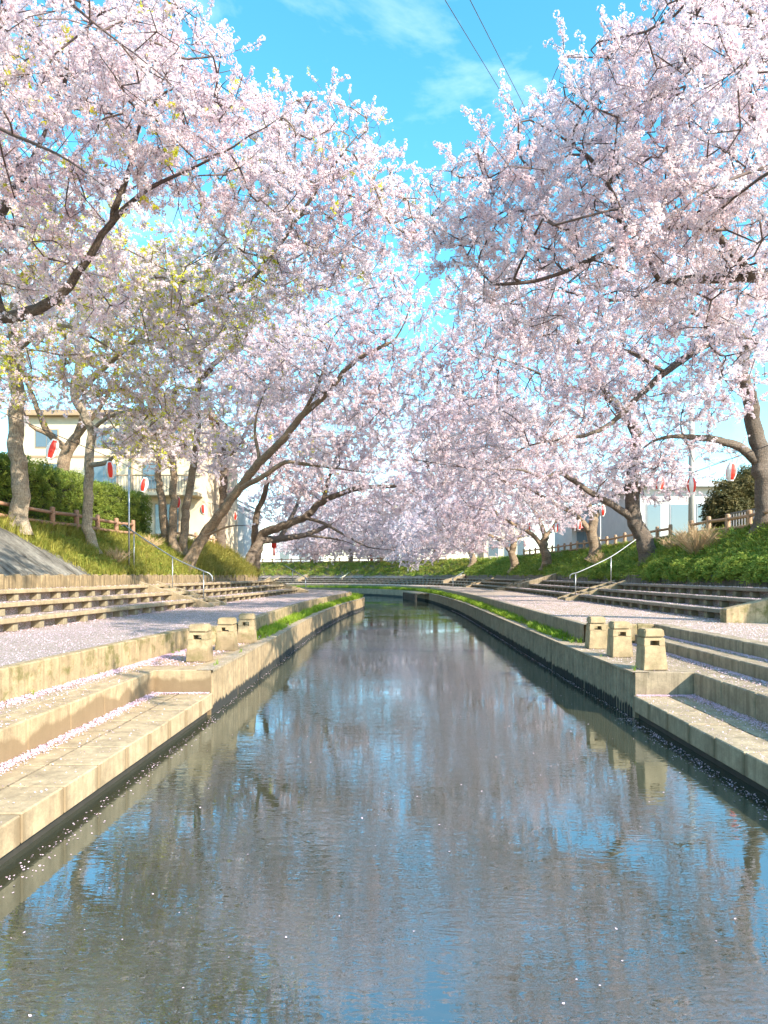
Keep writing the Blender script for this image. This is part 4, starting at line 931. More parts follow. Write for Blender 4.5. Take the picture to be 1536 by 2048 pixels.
def stair(line, side, s, label, mat):
    (x, y, a) = along(line, 1e3, s)[0]; n_ = Vector((math.sin(a), -math.cos(a), 0)) * side; tdir = Vector((math.cos(a), math.sin(a), 0))
    t = empty('stair', (x, y, Z_PATH), label, 'stair'); me = box_mesh(1.3, .46, .135, mat, .012, 'step')
    for k in range(3):
        c = Vector((x, y, Z_PATH + TIER * k - .002)) + n_ * (STEP * k - .24); link('step', me, t, c, (0, 0, a))
    ch = extrude_poly('cheek', [(-.09, 0), (.09, 0), (.09, 1.0), (-.09, 1.0)], 0, .1, mat, .01)
    for v in ch.vertices:
        if v.co.z > .05: v.co.z += .33 * v.co.y
    for sgn in (-1, 1):
        for k in range(3):
            c = Vector((x, y, Z_PATH + TIER * k - .01)) + n_ * (STEP * k - .62) + tdir * sgn * .78
            link('cheek', ch, t, c, (0, 0, a + (math.pi if side > 0 else 0)))
stair(benchL, -1, 23.4, 'narrow concrete stair cutting through the sunny benches', M['plank'])
stair(benchL, -1, 44.6, 'small stair at the rounded tip of the sunny benches', M['plank'])
stair(benchR, +1, 15.2, 'narrow concrete stair cutting through the shaded benches', M['plank'])
stair(benchR, +1, 36, 'further stair with pale cheeks in the shaded benches', M['plank'])
stair(benchR, +1, 50, 'stair by the squat bowing cherry', M['plank'])
stair(benchR, +1, 96, 'far stair under the cream handrail', M['plank'])
for i, (s_, l_) in enumerate(((31, 'concrete pier block beside the knobbly cherry trunk'), (60.5, 'concrete pier block beyond the plank weir'), (92.5, 'concrete pier block beside the far stair'))):
    (x, y, a) = along(offset(benchR, 1.5), 1e3, s_)[0]
    me = extrude_poly('pier_block', [(-.3, -1.3), (.3, -1.3), (.3, 1.4), (-.3, 1.4)], 0, .75, M['curb_r'], .02)
    for v in me.vertices:
        if v.co.z > .3: v.co.z += -.28 * v.co.y
    tag(link('pier_block', me, None, (x, y, Z_PATH + .2), (0, 0, a)), l_, 'block')
# plank weir
t = empty('plank_weir', (2.0, 64, 0), 'dark plank weir with upright posts at the foot of the curved wall', 'weir')
wl = resample(wallR[(wallR[:, 1] > 61) & (wallR[:, 1] < 70)], 12); wo_ = offset(wl, -.55)
M['weir'] = simple('weir_timber', (.16, .14, .115), (.09, .08, .065), rough=.85)
for k in range(11):
    a_ = np.arctan2(*(wl[k + 1] - wl[k])[::-1]); c = (wo_[k] + wo_[k + 1]) / 2
    link('deck_plank', box_mesh(.8, 1.1, .09, M['curb_r'], .01, 'deck_plank'), t, (c[0], c[1], .66), (0, 0, a_))
    o_ = offset(wl, -1.14)[k]; link('post', box_mesh(.15, .15, 1.05, M['weir'], .01, 'post'), t, (o_[0], o_[1], -.4), (0, 0, a_))
for i, (px, d) in enumerate(((848, 66.5), (862, 64.5))):
    c = P(px, 1180, d); me = tube_mesh('drum', [(-.3, 0, 0), (.3, 0, 0)], .26, M['curb'], 12)
    tag(link('drum', me, None, (c.x + .55, c.y, Z_LAND + .24), (0, 0, .6)), ('concrete drum lying nearer the weir planks' if i == 0 else 'concrete drum lying nearer the ribbed wall'), 'drum')

# ------------------------------------------------------------------ paper lanterns on wires
def lantern_meshes():
    ns, nr = 12, 9; prof = [(math.sin(math.pi * (.17 + .66 * k / (nr - 1))), k / (nr - 1)) for k in range(nr)]
    out = {}
    for nm, par_ in (('red_stripe', 0), ('white_stripe', 1)):
        V = []; Fc = []
        for j in range(ns):
            if (j // 2) % 2 != par_: continue
            for k in range(nr - 1):
                i0 = len(V)
                for (jj, kk) in ((j, k), (j + 1, k), (j + 1, k + 1), (j, k + 1)):
                    th = 2 * math.pi * jj / ns; rr = .175 * prof[kk][0] ** .8 + (.004 if kk % 2 else 0); V.append((rr * math.cos(th), rr * math.sin(th), -.60 + .56 * prof[kk][1]))
                Fc.append((i0, i0 + 1, i0 + 2, i0 + 3))
        out[nm] = mesh_from(nm, V, Fc, M['red' if par_ == 0 else 'white'])
    out['rim'] = tube_mesh('rim', [(0, 0, -.03), (0, 0, 0), (0, 0, .03)], [.1, .1, .09], M['white'], 12)
    out['hook'] = tube_mesh('hook', [(0, 0, .02), (0, 0, .16)], .006, M['black'], 5); return out
LM = lantern_meshes()
def lantern(px, py, d, label, tilt=0.0, k=1.0):
    c = P(px, py, d); t = empty('paper_lantern', (c.x, c.y, c.z + .32 * k), label, 'lantern', 'festival lanterns strung above the banks'); t.rotation_euler = (.05, tilt, random.uniform(0, 1)); t.scale = (k, k, k)
    for nm, z in (('red_stripe', 0), ('white_stripe', 0), ('rim', -.03), ('rim', -.61), ('hook', 0)):
        o = bpy.data.objects.new(nm, LM[nm]); COL.objects.link(o); o.parent = t; o.location.z = z
    return t.location + Vector((0, 0, .16 * k))
random.seed(9)
LL = [(111, 900, 21.5, 'tilted red and white lantern beside the pale straight trunk', .28), (219, 940, 25.6, 'red and white lantern under the sawn stub', -.08), (291, 970, 30, 'tilted red and white lantern beside the thin steel pole', .2), (355, 1005, 37, 'red and white lantern peeping between the brown stems', 0), (407, 1018, 44, 'red lantern just behind the leaning trunk foot', 0), (470, 1032, 50, 'small lantern left of the dark bending cherry', 0), (548, 1078, 57, 'small lantern low above the bamboo grass', 0)]
RL = [(1464, 944, 24, 'red and white lantern in front of the dark evergreen', .06), (1383, 970, 27.2, 'red and white lantern in front of the utility pole', -.1), (1321, 967, 30.5, 'red and white lantern by the white gable', .1), (1205, 1021, 38, 'lantern between the broad-footed and gnarled cherries', 0), (1158, 1050, 43, 'lantern beside the gnarled trunk', 0), (1112, 1056, 48, 'lantern above the pink shop front', 0), (1057, 1053, 56, 'lantern beside the knobbly trunk', 0), (938, 1085, 74, 'small lantern beside the squat bowing cherry', 0), (812, 1110, 96, 'tiny lantern over the far bank at the bend', 0)]
for nm, lst, lab in (('lantern_wire', LL, 'sagging wire carrying lanterns over the sunny bank'), ('lantern_wire', RL, 'sagging wire carrying lanterns over the shaded bank')):
    hk = [lantern(a_, b_, c_, l_, tl) for (a_, b_, c_, l_, tl) in lst]
    first = hk[0] + (hk[0] - hk[1]) * 1.5; pts = [first] + hk
    tag(link('lantern_wire', tube_mesh('lantern_wire', [tuple(p) for p in pts], .013, M['cable'], 5)), lab, 'wire')
tp = P(258, 930, 27.6)
tag(link('steel_pole', tube_mesh('steel_pole', [(tp.x, tp.y, 2.3), tuple(tp)], .035, M['steel'], 8)), 'thin steel pole behind the top of the sunny handrail', 'pole')
def marker(px, d, y0, y1, label, m1, m2):
    a_, b_ = P(px, y1, d), P(px, y0, d); t = empty('lantern_post', tuple(a_), label, 'post'); t.location.z = ground_z(a_.x, a_.y) - .1
    link('pole', tube_mesh('pole', [tuple(t.location), tuple(b_)], .10, m1, 8), t); link('lamp', tube_mesh('lamp', [(b_.x, b_.y, b_.z - .5), (b_.x, b_.y, b_.z - .45), (b_.x, b_.y, b_.z + .4), (b_.x, b_.y, b_.z + .45)], [.12, .22, .22, .12], m2, 10), t)
M['ochre'] = simple('ochre_paint', (.62, .36, .07), (.55, .3, .05), rough=.5, bump=0)
M['pinkp'] = simple('pink_paint', (.75, .25, .25), (.7, .2, .2), rough=.5, bump=0)
marker(743, 104, 1116, 1137, 'yellow post with a red lamp above the far benches', M['ochre'], M['red'])
marker(470, 54, 1035, 1085, 'red and white post behind the dark bending cherry', M['pinkp'], M['white'])
marker(548, 60, 1085, 1110, 'short pink post at the edge of the bamboo grass', M['pinkp'], M['red'])

# ------------------------------------------------------------------ utility pole and overhead wires
c = P(1383, 1050, 41); t = empty('utility_pole', (c.x, c.y, 4.1), 'grey concrete utility pole behind the arching cherry', 'pole')
M['polec'] = simple('pole_concrete', (.42, .41, .38), (.36, .35, .33), rough=.8)
link('shaft', tube_mesh('shaft', [(c.x, c.y, 4.0), (c.x, c.y, 14)], [.19, .15], M['polec'], 12), t); link('crossarm', box_mesh(1.8, .09, .09, M['steel'], 0, 'crossarm'), t, (c.x, c.y - .2, 13.2))
for a_, b_, l_ in (((872, -30, 19), (1075, 304, 34), 'overhead wire crossing the sky, lower of the pair'), ((926, -28, 19), (1095, 304, 34), 'overhead wire crossing the sky, upper of the pair')):
    p0, p1 = P(*a_), P(*b_); p0 = p0 + (p0 - p1) * .6
    tag(link('overhead_wire', tube_mesh('overhead_wire', [tuple(p0), tuple(p1)], .013, M['cable'], 5)), l_, 'wire')

# ------------------------------------------------------------------ buildings
M['cream'] = simple('cream_render', (.72, .63, .46), (.66, .57, .41), scale=2, rough=.85, bump=.05)
M['bwhite'] = simple('white_render', (.6, .6, .57), (.52, .53, .52), scale=2, rough=.8, bump=.05)
M['bgrey'] = simple('grey_cladding', (.5, .53, .56), (.45, .48, .51), scale=3, rough=.7, bump=.05)
M['eave'] = simple('eave_brown', (.42, .30, .18), (.34, .24, .15), rough=.7, bump=.05)
M['roof'] = simple('roof_grey', (.2, .2, .21), (.15, .15, .16), scale=6, rough=.8)
M['frame'] = simple('window_frame', (.45, .33, .22), (.4, .29, .19), rough=.5, bump=0)
def glassmat():
    m, nt, b, out = newmat('window_glass'); b.inputs['Base Color'].default_value = (.16, .21, .24, 1); b.inputs['Roughness'].default_value = .08; b.inputs['Metallic'].default_value = .35; return m
M['glass'] = glassmat()
def bx(name, x0, x1, y0, y1, z0, z1, mat, parent): return box_obj(name, x0, x1, y0, y1, z0, z1, mat, parent, 0)
def building(name, label, x0, x1, y0, dep, z1, wins, wall, roof='flat', eave=.5, rz=0, frame='frame', z0=3.9):
    t = empty(name, ((x0 + x1) / 2, y0, z0), label, 'building')
    bx('wall', x0, x1, y0, y0 + dep, z0, z1, wall, t)
    if roof == 'flat': bx('roof', x0 - eave, x1 + eave, y0 - eave, y0 + dep + eave, z1 + .005, z1 + .35, M['eave'] if wall == M['cream'] else M['bgrey'], t)
    else:
        xm = (x0 + x1) / 2; h_ = (x1 - x0) * .28; e_ = eave
        V = [(x0 - e_, y0 - e_, z1), (xm, y0 - e_, z1 + h_), (x1 + e_, y0 - e_, z1), (x0 - e_, y0 + dep + e_, z1), (xm, y0 + dep + e_, z1 + h_), (x1 + e_, y0 + dep + e_, z1)]
        V += [(a_, b_, c_ + .18) for a_, b_, c_ in V]
        link('roof', mesh_from('roof', V, [(0, 1, 4, 3), (1, 2, 5, 4), (6, 9, 10, 7), (7, 10, 11, 8), (0, 6, 7, 1), (1, 7, 8, 2), (3, 4, 10, 9), (4, 5, 11, 10), (0, 3, 9, 6), (2, 8, 11, 5)], M['roof']), t)
        link('gable', mesh_from('gable', [(x0, y0 - .004, z1 - .01), (x1, y0 - .004, z1 - .01), (xm, y0 - .004, z1 + h_ - .02)], [(0, 1, 2)], wall), t)
    for (a_, b_, c_, d_) in wins:
        w = bx('window', a_, b_, y0 - .05, y0 + .04, c_, d_, M[frame], t)
        n_ = max(1, int(round((b_ - a_) / .95))); wd = (b_ - a_ - .08) / n_
        for k in range(n_):
            g = box_obj('pane', a_ + .05 + k * wd, a_ + .02 + (k + 1) * wd, y0 - .065, y0 - .03, c_ + .06, d_ - .06, M['glass'], t, 0); g.parent = w; g.matrix_parent_inverse = Matrix.Identity(4); g.location = g.location - w.location
    return t
y_ = 44
cb = building('apartment_house', 'cream two-storey house with brown eaves behind the hedge', -24.6, -12.6, y_, 9, 12.6,
              [(-23.3, -21.9, 8.2, 9.6), (-19.9, -18.2, 8.2, 9.6), (-16.6, -15.4, 7.9, 9.7), (-23.5, -22.0, 10.6, 11.8), (-19.6, -17.6, 10.6, 11.9), (-15.6, -13.8, 10.6, 11.9), (-22.6, -20.8, 5, 6.6), (-15.8, -14.2, 5, 7)], M['cream'])
bx('balcony_slab', -18.3, -12.7, y_ - 1.3, y_, 7.4, 7.6, M['cream'], cb)
for k in range(29): bx('baluster', -18.25 + k * .19, -18.22 + k * .19, y_ - 1.28, y_ - 1.25, 7.605, 8.6, M['roof'], cb)
bx('balcony_rail', -18.3, -12.7, y_ - 1.3, y_ - 1.23, 8.605, 8.68, M['eave'], cb)
for xx in (-17.3, -14.6): bx('downpipe', xx, xx + .09, y_ - .1, y_ - .01, 4, 12.5, M['frame'], cb)
bx('belt_course', -24.62, -12.58, y_ - .03, y_, 9.95, 10.1, M['eave'], cb)
building('house', 'pale house with white shutters behind the clump of stems', -20.0, -14.2, 62, 8, 8.6, [(-19.2, -17.9, 5.2, 7.6), (-17.2, -16.2, 5.2, 7.6), (-15.8, -14.8, 5.2, 7.6)], M['bwhite'], 'gable', .4)
wb = building('hall', 'white flat-roofed hall behind the arching cherry', 16.2, 21.5, 46, 9, 8.3, [(16.6, 17.6, 5.0, 7.2), (18.2, 19.6, 5.0, 7.2), (20, 21.1, 5.0, 7.2)], M['bwhite'], 'flat', .6, frame='bgrey')
building('house', 'small white gabled house peeping over the hall', 17.6, 22.5, 60, 7, 8.6, [(18.2, 19.2, 6.6, 8.0), (20.2, 21.4, 6.6, 8.0)], M['bwhite'], 'gable', .4)
building('shop', 'pale shop with pink awning behind the gnarled cherry', 15.6, 21.5, 62, 7, 8.2, [(16, 17.6, 4.6, 6.4), (18.2, 20.2, 4.6, 6.4)], M['bwhite'], 'flat', .3, frame='bgrey')
t_ = bpy.data.objects['shop']; bx('awning', 15.5, 21.4, 60.9, 61.98, 6.6, 6.85, M['pinkp'], t_)
building('house', 'cream house with big windows behind the forked trunk', 11.3, 17.2, 92, 8, 8.4, [(11.9, 13.3, 4.9, 7.1), (14, 15.4, 4.9, 7.1), (15.8, 16.8, 4.9, 7.1)], M['cream'], 'gable', .5, frame='bwhite')
building('house', 'distant white house beyond the middle of the bend', -6, 3, 138, 9, 10.5, [(-5, -3.2, 5.5, 7.5), (-2, -.2, 5.5, 7.5), (.8, 2.2, 5.5, 7.5)], M['bwhite'], 'gable', .5, frame='bgrey')
building('house', 'distant grey house left of the bend', -26, -17, 142, 9, 10, [(-25, -23, 5.5, 7.5), (-21, -19, 5.5, 7.5)], M['bgrey'], 'gable', .5, frame='bwhite')
# dark picket railing and sign behind the arching cherry
t = empty('picket_railing', (14.9, 24, 4.1), 'dark picket railing behind the arching cherry', 'railing')
for k in range(44): link('picket', box_mesh(.05, .05, 1.1, M['roof'], 0, 'picket'), t, (14.9 + k * .0, 22 + k * .25, 4.1))
bx('top_rail', 14.87, 14.93, 21.9, 33, 5.14, 5.2, M['roof'], t); bx('bottom_rail', 14.87, 14.93, 21.9, 33, 4.35, 4.4, M['roof'], t)
M['teal'] = simple('teal_sign', (.03, .42, .5), (.03, .38, .46), rough=.4, bump=0)
t = empty('sign_board', (14.7, 27.2, 4.1), 'small teal sign board on the picket railing', 'sign'); bx('board', 14.35, 14.84, 27.2, 27.24, 4.55, 4.95, M['teal'], t); bx('post', 14.55, 14.61, 27.25, 27.3, 4.0, 4.95, M['roof'], t)

# ------------------------------------------------------------------ greenery
def bank_pts(rs, line, side, s0, s1, o0, o1, n, zadd=0.0):
    s = np.r_[0, np.cumsum(np.linalg.norm(np.diff(line, axis=0), axis=1))]; q = rs.uniform(s0, s1, n); o = rs.uniform(o0, o1, n); nn = normals2(line)
    x = np.interp(q, s, line[:, 0]) + np.interp(q, s, nn[:, 0]) * o * side; y = np.interp(q, s, line[:, 1]) + np.interp(q, s, nn[:, 1]) * o * side
    z = np.interp(o, [b[0] for b in BANK], [b[1] for b in BANK]) + zadd
    return np.c_[x, y, z], q, o
def rz_rot(rs, n, tilt=.15): return np.c_[rs.uniform(-tilt, tilt, n), rs.uniform(-tilt, tilt, n), rs.uniform(0, 6.28, n)]
rs = np.random.RandomState(77)
p, q, o = bank_pts(rs, benchL, -1, 9, 47, 3.0, 6.2, 5200, -.03)
keep = ~((p[:, 1] < 23.6 - (o - 3) * .8) & (o < 5.1)); p = p[keep]; q = q[keep]
tag(scatter('bank_grass', p, rz_rot(rs, len(p), .3), rs.uniform(.6, 1.35, len(p)), BANKG, None, rs), 'rough yellow-green grass covering the sunny bank', 'grass')
p, q, o = bank_pts(rs, benchL, -1, 20.5, 47, 3.1, 6.2, 1100, -.05); nzv = np.sin(p[:, 1] * 1.3) * np.cos(o * 2.1 + p[:, 1] * .4) + rs.normal(size=len(p)) * .4; p = p[nzv > .15]
tag(scatter('bank_weeds', p, rz_rot(rs, len(p), .3), rs.uniform(.6, 1.5, len(p)), BUSHL, None, rs), 'patches of broad-leaved weeds among the sunny bank grass', 'weeds')
p, q, o = bank_pts(rs, benchL, -1, 33, 60, 2.95, 6.0, 3000, -.05)
tag(scatter('bamboo_grass', p, rz_rot(rs, len(p), .3), rs.uniform(.9, 1.7, len(p)), SASA, None, rs), 'tall yellowing bamboo grass mass at the end of the sunny bank', 'grass')
p, q, o = bank_pts(rs, benchR, +1, 0, 62, 3.0, 6.4, 5200, -.05)
tag(scatter('ground_cover', p, rz_rot(rs, len(p), .3), rs.uniform(.7, 1.9, len(p)), BUSHL, None, rs), 'leafy green ground cover on the shaded bank', 'ground cover')
p, q, o = bank_pts(rs, benchR, +1, 0, 62, 3.4, 6.3, 1500, -.02)
tag(scatter('dry_grass', p, rz_rot(rs, len(p), .3), rs.uniform(.6, 1.2, len(p)), BANKG, None, rs), 'yellowish dry grass tufts among the green on the shaded bank', 'grass')
p, q, o = bank_pts(rs, benchR, +1, 0, 60, 3.2, 5.6, 2200, -.02)
tag(scatter('strap_leaf_cover', p, rz_rot(rs, len(p), .3), rs.uniform(.7, 1.4, len(p)), LONGL, None, rs), 'arching strap-leaved plants on the shaded bank', 'ground cover')
p, q, o = bank_pts(rs, benchR, +1, 62, 125, 3.2, 6.4, 2200, -.02)
tag(scatter('dry_grass', p, rz_rot(rs, len(p), .3), rs.uniform(.9, 1.7, len(p)), BANKG, None, rs), 'straw-yellow grass on the far bank round the bend', 'grass')
p, q, o = bank_pts(rs, benchR, +1, 60, 125, 3.0, 6.4, 1500, -.05)
tag(scatter('ground_cover', p, rz_rot(rs, len(p), .3), rs.uniform(1.0, 2.2, len(p)), BUSHL, None, rs), 'green shrubs massed on the far bank round the bend', 'ground cover')
# grass in the planting strips: patches
def strip_grass(A_, B_, patches, n, label, smax):
    a_ = resample(A_, 400); b_ = resample(B_, 400); ps = []
    for _ in range(n * 6):
        k = rs.randint(0, 398); u = rs.rand(); p_ = a_[k] * (1 - u) + b_[k] * u
        w = max((1 - abs((p_[1] - c_) / h_)) for c_, h_ in patches)
        if p_[1] < smax and rs.rand() < w * (.6 + .4 * math.sin(p_[1] * 3.1 + p_[0] * 9)): ps.append((p_[0], p_[1], Z_LAND - .03))
    ps = np.array(ps[:n * 2]); sc_ = rs.uniform(.8, 1.75, len(ps)) * (1 + .02 * np.clip(ps[:, 1] - 20, 0, 40))
    return tag(scatter('strip_grass', ps, rz_rot(rs, len(ps), .2), sc_, GRASS, None, rs), label, 'grass')
strip_grass(offset(wallL, -.18), resample(curbL, 300), [(20, 3.2), (26, 4), (33, 5), (43, 8), (54, 14)], 1500, 'bright grass tufts in the sunny planting strip', 62)
strip_grass(offset(wallR, .18), resample(curbR, 300), [(19.5, 3.5), (27, 5), (36, 7), (48, 9), (70, 40)], 1700, 'bright grass tufts in the shaded planting strip', 100)
weeds = np.array([(3.99, 11.62, Z_LAND), (-3.34, 12.3, Z_LAND), (-3.36, 14.3, Z_LAND), (-3.37, 14.5, Z_LAND), (-3.33, 12.45, Z_LAND), (-4.95, 9.2, Z_LAND), (-4.9, 11.0, Z_LAND), (4.0, 13.6, Z_LAND), (-4.7, 14.1, Z_LAND), (-4.66, 14.4, Z_LAND)])
tag(scatter('weeds', weeds, rz_rot(rs, len(weeds), .2), rs.uniform(.45, .9, len(weeds)), GRASS, None, rs), 'small weeds sprouting from the coping joints', 'weeds')

# clipped hedge
def foliage_shell(rs, boxes, n):
    ps = []
    for (x0, x1, y0, y1, z0, z1) in boxes:
        A_ = [(y1 - y0) * (z1 - z0), (x1 - x0) * (z1 - z0), (x1 - x0) * (y1 - y0)]; tot = 2 * A_[0] + 2 * A_[1] + A_[2]
        for _ in range(n):
            u = rs.rand() * tot; x, y, z = rs.uniform(x0, x1), rs.uniform(y0, y1), rs.uniform(z0, z1)
            if u < A_[0]: x = x0
            elif u < 2 * A_[0]: x = x1
            elif u < 2 * A_[0] + A_[1]: y = y0
            elif u < 2 * A_[0] + 2 * A_[1]: y = y1
            else: z = z1
            ps.append((x + rs.normal() * .07, y + rs.normal() * .07, z + rs.normal() * .07 - .05 + .12 * math.sin(y * 1.7)))
    return np.array(ps)
M['hcore'] = simple('hedge_core', (.02, .03, .012), (.03, .035, .015), rough=.95, bump=0)
t = empty('hedge', (-15, 31, 4.1), 'clipped dark green hedge above the brown log fence', 'hedge')
bx('core', -15.75, -14.45, 21.1, 38.6, 3.9, 6.4, M['hcore'], t)
p = foliage_shell(rs, [(-15.95, -14.25, 20.9, 38.8, 4.15, 6.75)], 3600); scatter('foliage', p, np.c_[rs.uniform(-1.5, 1.5, (len(p), 2)), rs.uniform(0, 6.28, len(p))], rs.uniform(.7, 1.3, len(p)), HEDGEL, t, rs)
t = empty('bush', (-16.2, 21.5, 4.1), 'loose yellow-green bush left of the clipped hedge', 'bush')
pp = np.array([(-15.5, 21.5, 5.1)]) + rand_dirs(rs, 700) * rs.uniform(.5, 1, (700, 1)) * np.array([[1.6, 2.2, 1.6]]); pp = pp[pp[:, 2] > 4.0]
scatter('foliage', pp, rz_rot(rs, len(pp), 1.2), rs.uniform(.8, 1.4, len(pp)), BUSHL, t, rs); link('stem', tube_mesh('stem', [(-15.5, 21.5, 4), (-15.5, 21.5, 5.3)], .08, M['bark'], 6), t)
# azalea mounds at the foot of the shaded bank
ordn = ['first', 'second', 'third', 'fourth', 'fifth', 'sixth', 'seventh', 'eighth']
for i, s_ in enumerate((1.2, 3.6, 5.6, 7.9, 10.2, 12.6, 18.2, 21.0)):
    (x, y, a) = along(offset(benchR, 3.35), 1e3, s_)[0]; t = empty('shrub', (x, y, 2.4), f'leafy green mounded shrub, {ordn[i]} from the sloping end block', 'shrub', 'mounded shrubs along the shaded benches')
    R_ = np.array([[.85, 1.3, .85]]) * rs.uniform(.85, 1.15); d = rand_dirs(rs, 420); d[:, 2] = np.abs(d[:, 2]); pp = np.array([[x, y, 2.2]]) + d * R_ * rs.uniform(.75, 1.0, (420, 1))
    scatter('foliage', pp, rz_rot(rs, 420, .9), rs.uniform(.5, .95, 420), BUSHL, t, rs)
    for k in range(3): link('stem', tube_mesh('stem', [(x, y, 2.1), (x + .2 * math.cos(k * 2.1), y + .3 * math.sin(k * 2.1), 2.6)], .018, M['twig'], 5), t)
# dry shrubs
def dry_shrub(px, py, d, h, w, n, label):
    b_ = foot(px, py, d); t = empty('dry_shrub', tuple(b_), label, 'shrub', None); V = []; Fc = []; r_ = random.Random(int(px))
    for k in range(n):
        th = r_.uniform(0, 6.28); ww = w * math.sqrt(r_.random()); hh = h * r_.uniform(.65, 1.05) * (1 - .25 * ww / w)
        pts = [b_, b_ + Vector((.25 * ww * math.cos(th), .25 * ww * math.sin(th), hh * .4)), b_ + Vector((.65 * ww * math.cos(th), .65 * ww * math.sin(th), hh * .75)), b_ + Vector((ww * math.cos(th), ww * math.sin(th), hh))]
        v, f = tube([p_ + Vector((r_.uniform(-.03, .03),) * 3) * (j > 0) for j, p_ in enumerate(pts)], [.016, .013, .01, .005], 4, False); o0 = len(V); V += v; Fc += [tuple(x + o0 for x in ff) for ff in f]
        for m_ in range(3):
            q_ = pts[2]; e_ = q_ + Vector((r_.uniform(-.25, .25), r_.uniform(-.25, .25), r_.uniform(.15, .4))) * h * .5
            v, f = tube([q_, e_], [.007, .003], 3, False); o0 = len(V); V += v; Fc += [tuple(x + o0 for x in ff) for ff in f]
    o_ = link('stems', mesh_from('stems', V, Fc, M['drystem']), t); o_['kind'] = 'stuff'
dry_shrub(1395, 1110, 28.5, 1.75, 1.25, 150, 'bare straw-coloured shrub fanning out beside the log fence')
dry_shrub(1350, 1075, 32, 1.1, .9, 70, 'smaller bare straw-coloured shrub beside the broad-footed cherry')
dry_shrub(232, 1075, 27, .9, .7, 50, 'thin straw-coloured brush beside the pruned cherry')
dry_shrub(300, 1095, 33, .9, .8, 50, 'thin straw-coloured brush left of the clump of stems')
dry_shrub(1200, 1085, 41, 1.2, 1.0, 60, 'straw-coloured brush between the handrail and gnarled cherry')
# evergreen behind the railing
t = empty('evergreen_tree', (16.3, 33, 4.1), 'dark bushy evergreen behind the picket railing', 'tree')
link('trunk', tube_mesh('trunk', [(16.3, 33, 4), (16.4, 33, 5), (16.3, 33, 7)], [.2, .16, .08], M['bark'], 8), t)
pp = np.vstack([np.array([c_]) + rand_dirs(rs, 500) * rs.uniform(.55, 1, (500, 1)) * np.array([r_]) for c_, r_ in (((16.2, 32.5, 5.8), (1.5, 1.5, 1.3)), ((17.4, 33, 6.4), (1.4, 1.5, 1.3)), ((15.5, 32, 5.2), (1.1, 1.3, 1.0)))])
scatter('foliage', pp, rz_rot(rs, len(pp), 1.4), rs.uniform(.7, 1.4, len(pp)), EVERL, t, rs)
t = empty('evergreen_tree', (-18.5, 25, 4.1), 'dark evergreen at the very edge beside the cream house', 'tree')
link('trunk', tube_mesh('trunk', [(-18.5, 29, 4), (-18.5, 29, 7)], [.2, .1], M['bark'], 8), t)
pp = np.array([(-18.3, 29, 6.3)]) + rand_dirs(rs, 900) * rs.uniform(.5, 1, (900, 1)) * np.array([[1.7, 1.7, 1.9]]); scatter('foliage', pp, rz_rot(rs, len(pp), 1.4), rs.uniform(.7, 1.3, len(pp)), HEDGEL, t, rs)

# ------------------------------------------------------------------ fallen petals
def petals(name, pts, label, size=.011, flat=.5, floating=False):
    n = len(pts); pts = np.asarray(pts, float); rs_ = np.random.RandomState(n)
    nrm = np.c_[rs_.normal(size=(n, 2)) * flat, np.ones(n)]; nrm /= np.linalg.norm(nrm, axis=1)[:, None]
    th = rs_.uniform(0, 6.28, n); t1 = np.c_[np.cos(th), np.sin(th), np.zeros(n)]; a_ = np.cross(nrm, t1); a_ /= np.linalg.norm(a_, axis=1)[:, None]; b_ = np.cross(nrm, a_)
    s = size * rs_.uniform(.7, 1.3, (n, 1)); c = pts + np.array([[0, 0, 1]]) * s * flat * .8
    V = np.stack([c - a_ * s, c + b_ * s * .75, c + a_ * s + nrm * s * .25, c - b_ * s * .75], 1).reshape(-1, 3)
    o = link(name, np_mesh(name, V, np.arange(4 * n).reshape(-1, 4), M['fallen'])); return tag(o, label, 'petals', kind='stuff')
def band(n, x0, sx, y0, y1, z, p=1.0):
    y = y0 + (y1 - y0) * rs.rand(n) ** p; return np.c_[x0 + np.abs(rs.normal(size=n)) * sx, y, np.full(n, z)]
def rect(n, x0, x1, y0, y1, z): return np.c_[rs.uniform(x0, x1, n), rs.uniform(y0, y1, n), np.full(n, z)]
def pile(p, x_wall, w, h): p = p.copy(); d = np.abs(p[:, 0] - x_wall); p[:, 2] += rs.rand(len(p)) * h * np.exp(-d / w); return p
a_ = band(6500, -4.19, .07, 3.5, 11.6, Z_SLAB + .003); a2 = np.c_[rs.uniform(-4.19, -3.25, 900), 11.66 - np.abs(rs.normal(size=900)) * .05, np.full(900, Z_SLAB + .004)]
petals('fallen_petals', np.vstack([pile(a_, -4.19, .05, .035), a2, rect(260, -4.15, -3.3, 3.5, 11.5, Z_SLAB + .004)]), 'ridge of pink petals along the back of the sunlit slabs')
xc = lambda y: np.interp(y, nearcL[:, 1], nearcL[:, 0])
b_ = band(9000, 0, .12, 4, 15.4, Z_LAND + .003); b_[:, 0] += xc(b_[:, 1]) + .01; c_ = np.c_[rs.uniform(-4.6, -3.5, 5200), rs.uniform(12.2, 18.5, 5200), np.full(5200, Z_LAND + .004)]
c_ = c_[(c_[:, 0] < -3.55 - .3 * rs.rand(len(c_))) & (c_[:, 0] > xc(c_[:, 1]) + .02)]
petals('fallen_petals', np.vstack([pile(b_, -5.0, .2, .03), c_, rect(500, -5.0, -4.25, 4, 11.6, Z_LAND + .006)]), 'drift of pink petals on the upper sunlit step and apron')
yy = rs.uniform(6.5, 34, 8000) ** 1.0; xx = rs.uniform(0, 1, 8000); x0 = np.interp(yy, curb_topL[:, 1][:150], curb_topL[:, 0][:150]); x1 = np.interp(yy, benchL[:90, 1], benchL[:90, 0])
